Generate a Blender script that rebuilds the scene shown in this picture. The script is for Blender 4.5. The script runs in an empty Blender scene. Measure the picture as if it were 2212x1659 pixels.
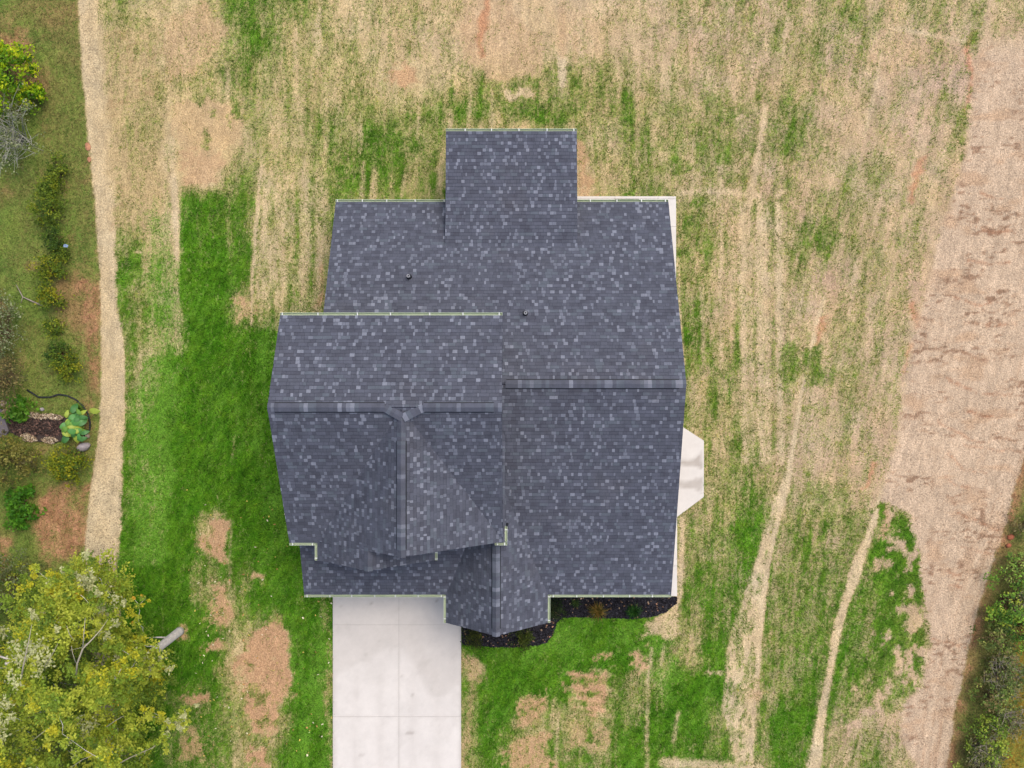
import bpy, math, random
import numpy as np
from mathutils import Matrix, Vector

random.seed(7)
rng = np.random.default_rng(11)
scene = bpy.context.scene
COL = scene.collection

# ------------------------------------------------------------------ camera, sky, sun, exposure
HC = 38.9                      # camera height above the lawn, metres
FPX = 1933.0                   # focal length in units of a 2212-wide frame
cam_data = bpy.data.cameras.new("drone_camera")
cam_data.sensor_fit = 'HORIZONTAL'
cam_data.sensor_width = 36.0
cam_data.lens = 36.0 * FPX / 2212.0
cam_data.clip_start = 0.5
cam_data.clip_end = 3000.0
cam = bpy.data.objects.new("drone_camera", cam_data)
cam.location = (0.0, 0.0, HC)
cam.rotation_euler = (0.0, 0.0, 0.0)
COL.objects.link(cam)
scene.camera = cam

SUN_EL, SUN_AZ = 64.0, 40.0    # azimuth clockwise from +Y (top of the picture)
world = bpy.data.worlds.new("World")
scene.world = world
world.use_nodes = True
wn = world.node_tree
wn.nodes.clear()
w_out = wn.nodes.new("ShaderNodeOutputWorld")
w_bg = wn.nodes.new("ShaderNodeBackground")
w_sky = wn.nodes.new("ShaderNodeTexSky")
w_sky.sky_type = 'NISHITA'
w_sky.sun_disc = False
w_sky.sun_elevation = math.radians(SUN_EL)
w_sky.sun_rotation = math.radians(SUN_AZ)
w_sky.air_density = 1.0
w_sky.dust_density = 4.0
w_sky.ozone_density = 1.0
w_bg.inputs["Strength"].default_value = 0.15
wn.links.new(w_sky.outputs[0], w_bg.inputs["Color"])
wn.links.new(w_bg.outputs[0], w_out.inputs["Surface"])

sun_data = bpy.data.lights.new("sun", 'SUN')
sun_data.energy = 1.0
sun_data.angle = math.radians(42.0)
sun_data.color = (1.0, 0.95, 0.87)
sun = bpy.data.objects.new("sun", sun_data)
el, az = math.radians(SUN_EL), math.radians(SUN_AZ)
sdir = Vector((math.cos(el) * math.sin(az), math.cos(el) * math.cos(az), math.sin(el)))
sun.rotation_euler = sdir.to_track_quat('Z', 'Y').to_euler()
sun.location = sdir * 100
COL.objects.link(sun)

scene.view_settings.view_transform = 'Standard'
scene.view_settings.look = 'None'
scene.view_settings.gamma = 1.0
scene.view_settings.use_curve_mapping = False
scene.view_settings.exposure = 0.68

EXPO = 1.45                    # display value of a white sheet on the lawn (used to turn picture tones into albedo)


def lin(c):
    c = np.asarray(c, dtype=float) / 255.0
    return np.where(c <= 0.04045, c / 12.92, ((c + 0.055) / 1.055) ** 2.4)


def alb(r, g, b):
    return np.clip(lin((r, g, b)) / EXPO, 0.002, 0.85)


def P(x, y, z=0.0):
    """a point of the place from its bearing in the photograph and its height above the lawn"""
    d = HC - z
    return np.array(((x - 1106.0) / FPX * d, (829.5 - y) / FPX * d, z))


# ------------------------------------------------------------------ mesh helpers
def link(o, parent=None):
    COL.objects.link(o)
    if parent is not None:
        o.parent = parent
    return o


def mesh_obj(name, verts, faces, mats, parent=None, midx=None, loc=(0, 0, 0), smooth=False, cols=None):
    """verts: world coordinates; faces: list or (n,k) array; cols: per-vertex rgb"""
    v = np.asarray(verts, dtype=np.float64).reshape(-1, 3) - np.asarray(loc, dtype=float)
    me = bpy.data.meshes.new(name)
    if isinstance(faces, np.ndarray):
        n, k = faces.shape
        me.vertices.add(len(v))
        me.vertices.foreach_set("co", v.astype(np.float32).ravel())
        me.loops.add(n * k)
        me.loops.foreach_set("vertex_index", faces.astype(np.int32).ravel())
        me.polygons.add(n)
        me.polygons.foreach_set("loop_start", np.arange(0, n * k, k, dtype=np.int32))
        me.update(calc_edges=True)
    else:
        me.from_pydata([tuple(p) for p in v], [], [tuple(int(i) for i in f) for f in faces])
    if not isinstance(mats, (list, tuple)):
        mats = [mats]
    for m in mats:
        me.materials.append(m)
    if midx is not None:
        me.polygons.foreach_set("material_index", np.asarray(midx, dtype=np.int32))
    me.polygons.foreach_set("use_smooth", np.full(len(me.polygons), smooth, dtype=bool))
    if cols is not None:
        a = me.color_attributes.new("tint", 'FLOAT_COLOR', 'POINT')
        c4 = np.ones((len(v), 4), dtype=np.float32)
        c4[:, :3] = cols
        a.data.foreach_set("color", c4.ravel())
    me.update()
    o = bpy.data.objects.new(name, me)
    o.location = loc if parent is None else (0, 0, 0)
    return link(o, parent)


def thing(name, label, cat, loc=(0, 0, 0), group=None):
    o = bpy.data.objects.new(name, None)
    o.empty_display_size = 0.2
    o.location = tuple(float(c) for c in loc)
    tag(o, label, cat, group)
    return link(o)


def tag(o, label, cat, group=None):
    o["label"] = label
    o["category"] = cat
    if group:
        o["group"] = group
    return o


def structure(o):
    o["kind"] = "structure"
    return o


def stuff(o, label=None, cat=None):
    o["kind"] = "stuff"
    if label:
        o["label"] = label
    if cat:
        o["category"] = cat
    return o


class MB:
    """collects simple solids into one mesh"""
    def __init__(self):
        self.v, self.f, self.m = [], [], []

    def add(self, verts, faces, m=0):
        b = len(self.v)
        self.v.extend([tuple(float(c) for c in p) for p in verts])
        for f in faces:
            self.f.append([i + b for i in f])
            self.m.append(m)

    def box(self, x0, x1, y0, y1, z0, z1, m=0):
        vs = [(x0, y0, z0), (x1, y0, z0), (x1, y1, z0), (x0, y1, z0), (x0, y0, z1), (x1, y0, z1), (x1, y1, z1), (x0, y1, z1)]
        self.add(vs, [(3, 2, 1, 0), (4, 5, 6, 7), (0, 1, 5, 4), (1, 2, 6, 5), (2, 3, 7, 6), (3, 0, 4, 7)], m)

    def prism_x(self, prof, x0, x1, m=0):
        n = len(prof)
        vs = [(x0, y, z) for y, z in prof] + [(x1, y, z) for y, z in prof]
        fs = [tuple(range(n - 1, -1, -1)), tuple(range(n, 2 * n))]
        fs += [(i, (i + 1) % n, n + (i + 1) % n, n + i) for i in range(n)]
        self.add(vs, fs, m)

    def prism_y(self, prof, y0, y1, m=0):
        n = len(prof)
        vs = [(x, y0, z) for x, z in prof] + [(x, y1, z) for x, z in prof]
        fs = [tuple(range(n)), tuple(range(2 * n - 1, n - 1, -1))]
        fs += [((i + 1) % n, i, n + i, n + (i + 1) % n) for i in range(n)]
        self.add(vs, fs, m)

    def prism_z(self, poly, z0, z1, m=0):
        n = len(poly)
        vs = [(p[0], p[1], z0) for p in poly] + [(p[0], p[1], z1) for p in poly]
        fs = [tuple(range(n - 1, -1, -1)), tuple(range(n, 2 * n))]
        fs += [(i, (i + 1) % n, n + (i + 1) % n, n + i) for i in range(n)]
        self.add(vs, fs, m)

    def tube(self, pts, rad, n=6, m=0, cap=True):
        pts = [np.asarray(p, dtype=float) for p in pts]
        k = len(pts)
        if np.isscalar(rad):
            rad = [rad] * k
        vs, fs = [], []
        ref = np.array((0.31, 0.17, 0.93))
        for i in range(k):
            t = pts[min(i + 1, k - 1)] - pts[max(i - 1, 0)]
            t = t / (np.linalg.norm(t) + 1e-9)
            a = np.cross(t, ref)
            if np.linalg.norm(a) < 0.1:
                a = np.cross(t, np.array((1.0, 0, 0)))
            a /= np.linalg.norm(a)
            b = np.cross(t, a)
            for j in range(n):
                w = 2 * math.pi * j / n
                vs.append(pts[i] + rad[i] * (math.cos(w) * a + math.sin(w) * b))
        for i in range(k - 1):
            for j in range(n):
                fs.append((i * n + j, i * n + (j + 1) % n, (i + 1) * n + (j + 1) % n, (i + 1) * n + j))
        if cap:
            fs.append(tuple(range(n - 1, -1, -1)))
            fs.append(tuple((k - 1) * n + j for j in range(n)))
        self.add(vs, fs, m)

    def build(self, name, mats, parent=None, loc=(0, 0, 0), smooth=False):
        return mesh_obj(name, self.v, self.f, mats, parent, self.m, loc, smooth)


# ------------------------------------------------------------------ materials
def new_mat(name, rough=0.9, spec=0.2):
    m = bpy.data.materials.new(name)
    m.use_nodes = True
    nt = m.node_tree
    b = nt.nodes["Principled BSDF"]
    b.inputs["Roughness"].default_value = rough
    b.inputs["Specular IOR Level"].default_value = spec
    return m, nt, b


def N(nt, t, **kw):
    n = nt.nodes.new(t)
    for k, v in kw.items():
        setattr(n, k, v)
    return n


def math_node(nt, op, a, b=None, c=None, clamp=False):
    n = nt.nodes.new("ShaderNodeMath")
    n.operation = op
    n.use_clamp = clamp
    for i, s in enumerate((a, b, c)):
        if s is None:
            continue
        if isinstance(s, (int, float)):
            n.inputs[i].default_value = s
        else:
            nt.links.new(s, n.inputs[i])
    return n.outputs[0]


def mixrgb(nt, fac, a, b, mode='MIX'):
    n = nt.nodes.new("ShaderNodeMix")
    n.data_type = 'RGBA'
    n.blend_type = mode
    n.clamp_result = False
    for sock, s in ((n.inputs[0], fac), (n.inputs[6], a), (n.inputs[7], b)):
        if isinstance(s, (int, float)):
            sock.default_value = s
        elif isinstance(s, (tuple, list, np.ndarray)):
            sock.default_value = (float(s[0]), float(s[1]), float(s[2]), 1.0)
        else:
            nt.links.new(s, sock)
    return n.outputs[2]


def noise_node(nt, scale, detail=3.0, rough=0.55, vec=None, dist=0.0):
    n = nt.nodes.new("ShaderNodeTexNoise")
    n.inputs["Scale"].default_value = scale
    n.inputs["Detail"].default_value = detail
    n.inputs["Roughness"].default_value = rough
    n.inputs["Distortion"].default_value = dist
    if vec is not None:
        nt.links.new(vec, n.inputs["Vector"])
    return n.outputs[0]


def coords(nt, scale=(1, 1, 1), rot=(0, 0, 0)):
    g = nt.nodes.new("ShaderNodeNewGeometry")
    mp = nt.nodes.new("ShaderNodeMapping")
    mp.inputs["Scale"].default_value = scale
    mp.inputs["Rotation"].default_value = rot
    nt.links.new(g.outputs["Position"], mp.inputs["Vector"])
    return mp.outputs[0]


def ramp(nt, val, lo, hi, a=0.0, b=1.0):
    n = nt.nodes.new("ShaderNodeMapRange")
    n.clamp = True
    n.inputs[1].default_value = lo
    n.inputs[2].default_value = hi
    n.inputs[3].default_value = a
    n.inputs[4].default_value = b
    nt.links.new(val, n.inputs[0])
    return n.outputs[0]


def bump(nt, bsdf, height, strength=0.4, distance=0.02):
    n = nt.nodes.new("ShaderNodeBump")
    n.inputs["Strength"].default_value = strength
    n.inputs["Distance"].default_value = distance
    nt.links.new(height, n.inputs["Height"])
    nt.links.new(n.outputs[0], bsdf.inputs["Normal"])


def simple_mat(name, col, rough=0.8, spec=0.3, var=0.12, scale=6.0, bmp=0.0, bscale=40.0):
    m, nt, b = new_mat(name, rough, spec)
    nz = noise_node(nt, scale, 4.0, 0.6, coords(nt))
    f = ramp(nt, nz, 0.25, 0.75, 1 - var, 1 + var)
    c = mixrgb(nt, 1.0, (0, 0, 0), (0, 0, 0), 'MULTIPLY')
    n = c.node
    n.inputs[6].default_value = (float(col[0]), float(col[1]), float(col[2]), 1)
    nt.links.new(f, n.inputs[7])
    nt.links.new(c, b.inputs["Base Color"])
    if bmp:
        bump(nt, b, noise_node(nt, bscale, 4, 0.6, coords(nt)), bmp, 0.01)
    return m


def tint_mat(name, rough=0.8, spec=0.15, trans=0.0):
    m, nt, b = new_mat(name, rough, spec)
    a = N(nt, "ShaderNodeAttribute", attribute_name="tint")
    nz = noise_node(nt, 9.0, 2.0, 0.5, coords(nt))
    f = ramp(nt, nz, 0.3, 0.7, 0.85, 1.15)
    c = mixrgb(nt, 1.0, (1, 1, 1), (1, 1, 1), 'MULTIPLY')
    nt.links.new(a.outputs["Color"], c.node.inputs[6])
    nt.links.new(f, c.node.inputs[7])
    nt.links.new(c, b.inputs["Base Color"])
    if trans:
        t = N(nt, "ShaderNodeBsdfTranslucent")
        nt.links.new(c, t.inputs["Color"])
        mx = N(nt, "ShaderNodeMixShader")
        mx.inputs[0].default_value = trans
        nt.links.new(b.outputs[0], mx.inputs[1])
        nt.links.new(t.outputs[0], mx.inputs[2])
        nt.links.new(mx.outputs[0], nt.nodes["Material Output"].inputs["Surface"])
    return m


M_LEAF = tint_mat("leaf", 0.6, 0.25, 0.45)
M_GRASS = tint_mat("grass_blade", 0.75, 0.15, 0.25)
M_STRAW = tint_mat("straw_strand", 0.9, 0.1)
M_CHIP = tint_mat("chip", 0.9, 0.15)


def shingle_mat(name, col):
    m, nt, b = new_mat(name, 0.92, 0.25)
    p = coords(nt)
    a = ramp(nt, noise_node(nt, 3.2, 3, 0.6, p), 0.3, 0.7, 0.86, 1.14)
    g = ramp(nt, noise_node(nt, 90.0, 3, 0.7, p), 0.3, 0.7, 0.75, 1.25)
    f = math_node(nt, 'MULTIPLY', a, g)
    # weathering: faint rusty dust drifts
    w = ramp(nt, noise_node(nt, 0.45, 4, 0.6, p), 0.55, 0.75, 0.0, 0.35)
    base = mixrgb(nt, w, col, np.asarray(col) * np.array((1.12, 1.0, 0.86)))
    c = mixrgb(nt, 1.0, (1, 1, 1), (1, 1, 1), 'MULTIPLY')
    nt.links.new(base, c.node.inputs[6])
    nt.links.new(f, c.node.inputs[7])
    nt.links.new(c, b.inputs["Base Color"])
    bump(nt, b, noise_node(nt, 120.0, 2, 0.6, p), 0.25, 0.004)
    return m


SH_COLS = [alb(82, 84, 95), alb(88, 91, 102), alb(92, 95, 107), alb(116, 120, 132), alb(132, 136, 148), alb(97, 103, 113)]
M_SH = [shingle_mat("asphalt_shingle_%d" % i, c) for i, c in enumerate(SH_COLS)]
M_UNDER = simple_mat("felt_course_shade", alb(44, 46, 60), 0.95, 0.1)  # dark felt; strips bared between courses carry painted shade and printed band
M_TRIM = simple_mat("white_trim_paint", alb(232, 232, 226), 0.6, 0.3, 0.05)
M_SIDING = simple_mat("white_siding", alb(214, 214, 208), 0.7, 0.3, 0.06)
M_GUTTER = simple_mat("gutter_enamel", alb(206, 219, 186), 0.5, 0.3, 0.08, 3.0)
M_HANGER = simple_mat("hanger_white", alb(232, 236, 226), 0.4, 0.4, 0.02)
M_GLASS = simple_mat("window_glass", (0.03, 0.04, 0.05), 0.08, 0.6, 0.05)
M_DARK = simple_mat("black_rubber", alb(40, 42, 48), 0.6, 0.3, 0.1)
M_METAL = simple_mat("grey_pipe", alb(150, 152, 158), 0.5, 0.4, 0.1)
M_BARK = simple_mat("pale_bark", alb(232, 222, 214), 0.95, 0.1, 0.25, 9.0, 0.6, 30)
M_TWIG = simple_mat("grey_twig", alb(168, 156, 142), 0.95, 0.1, 0.25, 8.0)
M_PALETWIG = simple_mat("silver_twig", alb(178, 176, 160), 0.95, 0.1, 0.2, 8.0)
M_BROWNTWIG = simple_mat("brown_twig", alb(120, 98, 74), 0.95, 0.1, 0.25, 8.0)
M_STONE = simple_mat("garden_stone", alb(186, 164, 142), 0.9, 0.2, 0.3, 5.0, 0.5, 20)
M_STONE2 = simple_mat("grey_boulder", alb(172, 162, 160), 0.9, 0.2, 0.25, 4.0, 0.5, 16)
M_SLATE = simple_mat("slate_slab", alb(120, 112, 114), 0.85, 0.25, 0.2, 4.0, 0.3, 12)


# ------------------------------------------------------------------ noise and masks on the lawn plan
def _hash(ix, iy, seed):
    h = (ix.astype(np.int64) * 374761393 + iy.astype(np.int64) * 668265263 + seed * 982451653) & 0x7fffffff
    h = ((h ^ (h >> 13)) * 1274126177) & 0x7fffffff
    return ((h ^ (h >> 16)) & 0xffff) / 65535.0


def vn(x, y, seed=0):
    ix, iy = np.floor(x), np.floor(y)
    fx, fy = x - ix, y - iy
    fx = fx * fx * (3 - 2 * fx)
    fy = fy * fy * (3 - 2 * fy)
    a = _hash(ix, iy, seed); b = _hash(ix + 1, iy, seed)
    c = _hash(ix, iy + 1, seed); d = _hash(ix + 1, iy + 1, seed)
    return (a * (1 - fx) + b * fx) * (1 - fy) + (c * (1 - fx) + d * fx) * fy


def fbm(x, y, seed=0, oct=4, gain=0.55):
    s, a, t = 0.0, 1.0, 0.0
    for i in range(oct):
        s = s + a * vn(x * 2 ** i + i * 17.3, y * 2 ** i - i * 9.1, seed + i * 31)
        t += a
        a *= gain
    return s / t


def sstep(e0, e1, x):
    t = np.clip((x - e0) / (e1 - e0), 0, 1)
    return t * t * (3 - 2 * t)


def interp_edge(pts, y):
    p = np.array(pts, dtype=float)
    return np.interp(y, p[:, 1], p[:, 0])


# coarse cover of green, read off the photograph (rows of 69 px, 0 straw .. 9 lush)
COVER = """
00233126543232100012233333433332
00123126533232101011222234321221
00112245333201344343222223212210
00113133334445656545434453121300
00112102335665000044444454111200
00112005335655000024333333331100
00012676344455555555543443422000
00144876245555555555554344422000
00075887355555555555553233232000
00064886455555555555553322232000
00054897755555555555563432331000
00064898955555555555544444331000
00065998955555555555545432331000
00076898955555555555534432320000
00076989955555555555544522230000
00076988955555555555544634420000
00086948855555555555355754466500
00087967888888888885455745565400
00099956889888888885466655654400
00099974688888888999846655654300
00009983388888688988747456655300
00008773385555688745588456644200
00008784488555674446785477432000
00007784488555574657776475452000
""".split()
COVER = np.array([[int(c) for c in r] for r in COVER], dtype=float) / 9.0


def sample_cover(ix, iy):
    cw = 2212.0 / 32
    gx = np.clip(ix / cw - 0.5, 0, 30.999)
    gy = np.clip(iy / cw - 0.5, 0, 22.999)
    x0, y0 = np.floor(gx).astype(int), np.floor(gy).astype(int)
    fx, fy = gx - x0, gy - y0
    fx = fx * fx * (3 - 2 * fx); fy = fy * fy * (3 - 2 * fy)
    a = COVER[y0, x0]; b = COVER[y0, x0 + 1]; c = COVER[y0 + 1, x0]; d = COVER[y0 + 1, x0 + 1]
    return (a * (1 - fx) + b * fx) * (1 - fy) + (c * (1 - fx) + d * fx) * fy


def stroke(ix, iy, pts, soft=4.0):
    """pts: (x, y, half width); 1 inside, fading over soft px"""
    out = np.zeros_like(ix)
    xs = [p[0] for p in pts]; ys = [p[1] for p in pts]
    pad = max(p[2] for p in pts) + soft + 6
    box = (ix > min(xs) - pad) & (ix < max(xs) + pad) & (iy > min(ys) - pad) & (iy < max(ys) + pad)
    if not box.any():
        return out
    px, py = ix[box], iy[box]
    best = np.zeros_like(px)
    for (x0, y0, w0), (x1, y1, w1) in zip(pts[:-1], pts[1:]):
        dx, dy = x1 - x0, y1 - y0
        t = np.clip(((px - x0) * dx + (py - y0) * dy) / (dx * dx + dy * dy + 1e-9), 0, 1)
        d = np.hypot(px - x0 - t * dx, py - y0 - t * dy) - (w0 + (w1 - w0) * t)
        best = np.maximum(best, 1 - sstep(-soft, soft, d))
    out[box] = best
    return out


def poly(ix, iy, pts, soft=6.0):
    out = np.zeros_like(ix)
    p = np.array(pts, dtype=float)
    pad = soft + 6
    box = (ix > p[:, 0].min() - pad) & (ix < p[:, 0].max() + pad) & (iy > p[:, 1].min() - pad) & (iy < p[:, 1].max() + pad)
    if not box.any():
        return out
    px, py = ix[box], iy[box]
    ins = np.zeros(px.shape, bool)
    dist = np.full(px.shape, 1e9)
    n = len(p)
    for i in range(n):
        x0, y0 = p[i]; x1, y1 = p[(i + 1) % n]
        c = (y0 > py) != (y1 > py)
        with np.errstate(divide='ignore', invalid='ignore'):
            xx = (x1 - x0) * (py - y0) / (y1 - y0 + 1e-12) + x0
        ins ^= c & (px < xx)
        dx, dy = x1 - x0, y1 - y0
        t = np.clip(((px - x0) * dx + (py - y0) * dy) / (dx * dx + dy * dy + 1e-9), 0, 1)
        dist = np.minimum(dist, np.hypot(px - x0 - t * dx, py - y0 - t * dy))
    sd = np.where(ins, dist, -dist)
    out[box] = sstep(-soft, soft, sd)
    return out


LEFT_EDGE = [(165, -400), (168, 0), (176, 150), (190, 300), (205, 450), (215, 600), (218, 700), (218, 850), (212, 930),
             (200, 1030), (190, 1100), (182, 1200), (188, 1290), (200, 1380), (215, 2100)]
STRIP_RIGHT = [(196, -400), (205, 0), (225, 150), (240, 300), (246, 430), (250, 560), (256, 680), (270, 760), (270, 880),
               (264, 1000), (264, 1130), (250, 1220), (258, 1300), (268, 1400), (280, 2100)]
RIGHT_EDGE = [(2480, -400), (2400, 300), (2300, 700), (2230, 940), (2212, 1000), (2195, 1040), (2175, 1130), (2150, 1200),
              (2122, 1290), (2105, 1340), (2085, 1440), (2062, 1540), (2045, 1659), (1990, 2100)]
SLOPE_LEFT = [(2150, -400), (2125, 60), (2105, 180), (2090, 320), (2040, 480), (1998, 640), (1962, 800), (1938, 950), (1905, 1080),
              (1962, 1105), (1990, 1200), (2000, 1320), (2008, 1400), (1992, 1480), (1950, 1530), (1945, 1590), (1985, 1660), (2000, 2100)]


def lawn_fields(X, Y):
    """cover and colours of the ground at plan positions (arrays)"""
    S = FPX / HC
    ix = 1106.0 + X * S
    iy = 829.5 - Y * S
    # organic wander of every outline
    wx = (fbm(ix / 60, iy / 60, 3) - 0.5) * 46 + (fbm(ix / 15, iy / 15, 4, 3) - 0.5) * 20
    wy = (fbm(ix / 60, iy / 60, 5) - 0.5) * 60 + (fbm(ix / 15, iy / 15, 6, 3) - 0.5) * 26
    qx, qy = ix + wx, iy + wy
    sx, sy = ix + wx * 0.10, iy + wy * 0.1          # nearly unwarped: drill lines, blanket edges
    skew = 0.20 * (iy - 500) * sstep(1500, 1800, ix)
    ux = ix + skew
    # directional streak noise: the seed drill ran up and down the picture
    st = fbm(ux / 13, iy / 95, 21, 4)
    st2 = fbm(ux / 5.0, iy / 40, 22, 3)
    bl = fbm(ix / 26, iy / 26, 23, 4)
    fine = fbm(ix / 5.5, iy / 5.5, 24, 3)
    G = np.clip(sample_cover(qx, qy) * 1.12 + .07, 0, 1)
    lush = sstep(0.62, 0.85, sample_cover(qx, qy))
    amp = 0.42 + 0.42 * (1 - np.abs(2 * G - 1))
    G = G + amp * (0.95 * (st - 0.5) + 0.60 * (st2 - 0.5) + 0.62 * (bl - 0.5) + 0.40 * (fine - 0.5)) * (1 - 0.30 * lush)
    bare = np.zeros_like(G)           # brown soil showing
    orange = np.zeros_like(G)         # red clay
    pale = np.zeros_like(G)           # fresh pale straw
    spec = np.zeros_like(G)           # dark flecks of netting and soil
    mown = np.zeros_like(G)           # lighter, drier green

    def setG(mask, val, k=1.0):
        nonlocal G
        G = G * (1 - mask * k) + (val + 0.45 * (st2 - 0.5) + 0.45 * (fine - 0.5) + .35 * (bl - .5)) * mask * k

    # ---- straw lines on the right
    a = poly(sx, sy, [(1705, 1005), (1688, 1040), (1654, 1133), (1628, 1227), (1602, 1301), (1572, 1395), (1561, 1525), (1582, 1645),
                      (1625, 1645), (1636, 1488), (1647, 1357), (1662, 1227), (1681, 1133), (1708, 1040), (1716, 1008)], 5)
    setG(a, 0.10 + 0.45 * sstep(0.45, 0.62, fbm(ux / 18, iy / 26, 55, 3)) * sstep(1060, 1200, iy)); pale = np.maximum(pale, a * 0.9)
    a = stroke(sx, sy, [(1702, 1040, 4), (1678, 1133, 5), (1658, 1227, 5), (1643, 1357, 5), (1632, 1488, 4), (1622, 1640, 4)], 3)
    setG(a, -0.1); pale = np.maximum(pale, a)
    a = stroke(sx, sy, [(1915, 1045, 7), (1878, 1152, 7), (1852, 1227, 12), (1826, 1301, 9), (1807, 1369, 9), (1793, 1451, 7),
                        (1778, 1526, 8), (1759, 1660, 15)], 4)
    setG(a, 0.0); pale = np.maximum(pale, a)
    a = stroke(sx, sy, [(1943, 950, 4), (1915, 1045, 6)], 4)
    setG(a, 0.15); pale = np.maximum(pale, a * .7)
    a = stroke(sx, sy, [(1780, 645, 4), (1760, 720, 5), (1745, 790, 4), (1728, 873, 4), (1716, 950, 5), (1705, 1010, 6)], 3)
    setG(a, -0.05); pale = np.maximum(pale, a)
    for (x0, w, k) in ((1606, 7, .7), (1622, 4, .5), (1643, 9, .7), (1657, 5, .6), (1683, 6, .95)):
        a = stroke(sx, sy, [(x0 - 1, 440, w), (x0, 620, w * 1.4), (x0 + 2, 800, w), (x0 + 4, 995, w)], 5)
        setG(a, 0.05, k * (0.55 + 0.45 * sstep(.35, .6, st))); pale = np.maximum(pale, a * k)
    a = poly(sx, sy, [(1665, 600), (1690, 600), (1692, 1000), (1660, 1000)], 6)
    spec = np.maximum(spec, a * .4)
    a = stroke(sx, sy, [(1652, 230, 4), (1640, 330, 6), (1630, 380, 9), (1618, 440, 9)], 5)
    setG(a, 0.0, .8); pale = np.maximum(pale, a * .8)
    a = stroke(sx, sy, [(1460, 418, 5), (1560, 412, 6), (1640, 424, 7)], 5)
    setG(a, 0.12, .7); pale = np.maximum(pale, a * .6)
    a = stroke(sx, sy, [(1935, 60, 6), (2010, 75, 5), (2085, 90, 4)], 5)
    setG(a, 0.05, .8); pale = np.maximum(pale, a * .9)
    a = stroke(sx, sy, [(1840, 115, 3), (1890, 140, 3), (1935, 155, 2)], 3)
    setG(a, 0.6, .6)
    a = stroke(sx, sy, [(1436, 1648, 12), (1520, 1653, 10), (1640, 1660, 9)], 8)
    setG(a, 0.15, .85); pale = np.maximum(pale, a)
    a = stroke(sx, sy, [(1466, 560, 3), (1470, 700, 3), (1476, 790, 4)], 3)
    setG(a, 0.1, .8); pale = np.maximum(pale, a * .8)
    a = stroke(sx, sy, [(1473, 1120, 5), (1472, 1200, 6), (1468, 1280, 7), (1455, 1318, 7), (1420, 1340, 6)], 4)
    setG(a, 0.02, .85); pale = np.maximum(pale, a * .6)
    a = poly(qx, qy, [(1400, 1330), (1465, 1310), (1470, 1370), (1440, 1392), (1390, 1372)], 8)
    setG(a, 0.1, .8); pale = np.maximum(pale, a * .7)
    for pts in ([(1904, 120, 3), (1889, 196, 3), (1867, 297, 3)], [(1930, 20, 3), (1922, 80, 5)], [(1700, 30, 3), (1690, 120, 3)], [(1560, 330, 3), (1556, 410, 3)], [(1500, 300, 3), (1495, 420, 3)],
                [(1740, 600, 2), (1725, 700, 3)], [(1850, 560, 3), (1835, 680, 3)], [(1800, 860, 3), (1790, 960, 3)], [(1560, 450, 3), (1556, 620, 4), (1558, 800, 3)], [(1515, 620, 3), (1520, 790, 3)]):
        a = stroke(sx, sy, pts, 4)
        setG(a, 0.12, .6); pale = np.maximum(pale, a * .6)
    # short thin lines in the front lawn
    for pts in ([(1408, 1400, 4), (1400, 1470, 4), (1398, 1659, 5)], [(1434, 1395, 4), (1428, 1440, 4)], [(1205, 1540, 3), (1200, 1659, 5)],
                [(1465, 1540, 5), (1455, 1600, 4)]):
        a = stroke(sx, sy, pts, 4)
        setG(a, 0.15, .55); pale = np.maximum(pale, a * .6)
    # ---- left of the house
    a = poly(sx, sy, [(335, 300), (375, 290), (384, 420), (386, 600), (393, 700), (393, 765), (352, 770), (340, 640), (352, 480)], 5)
    setG(a, 0.16 + 0.28 * sstep(380, 760, iy), .75); pale = np.maximum(pale, a * .65)
    a = poly(qx, qy, [(250, 500), (302, 478), (330, 560), (325, 780), (258, 780)], 12); setG(a, .80 + .5 * (st - .5), .85)
    a = poly(qx, qy, [(300, 440), (385, 420), (392, 800), (310, 800)], 14); mown = np.maximum(mown, a * .8); setG(a, .42 + .24 * sstep(500, 640, iy) + .8 * (st - .5), .75)
    pale = pale * (1 - .5 * a)
    a = stroke(sx, sy, [(372, 380, 8), (380, 480, 8), (380, 560, 5)], 4)
    setG(a, 0.0, .9); pale = np.maximum(pale, a)
    a = poly(sx, sy, [(545, 360), (690, 380), (720, 440), (700, 700), (610, 720), (555, 700), (545, 560)], 14)
    setG(a, 0.46 + 1.0 * (st - .5), .5); pale = np.maximum(pale, a * .5)
    a = stroke(sx, sy, [(566, 360, 4), (556, 470, 4), (545, 600, 4), (543, 700, 3)], 3)
    setG(a, 0.0, .8); pale = np.maximum(pale, a * .8)
    for (x0, ya, yb, w) in ((575, 400, 640, 7), (600, 380, 600, 6), (628, 420, 560, 8), (655, 340, 640, 6), (690, 480, 680, 8),
                            (786, 350, 470, 7), (810, 370, 430, 8), (872, 380, 430, 4), (1016, 200, 275, 6), (1065, 200, 276, 6), (975, 235, 276, 6),
                            (780, 245, 330, 5), (905, 230, 300, 4), (690, 20, 120, 7), (640, 60, 150, 6), (1140, 20, 90, 4), (498, 1150, 1320, 2.5), (505, 940, 1000, 2)):
        a = stroke(sx, sy, [(x0, ya, w * .6), (x0 - 2, (ya + yb) / 2, w), (x0 - 4, yb, w * .8)], 4)
        setG(a, 0.12, .5); pale = np.maximum(pale, a * .55)
    a = poly(qx, qy, [(735, 330), (770, 330), (775, 430), (735, 430)], 9); setG(a, .85, .7)
    a = poly(qx, qy, [(300, 770), (385, 760), (372, 1000), (362, 1215), (292, 1215), (285, 950)], 10)
    mown = np.maximum(mown, a)
    setG(a, 0.92 + .35 * (st - .5), .7)
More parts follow.
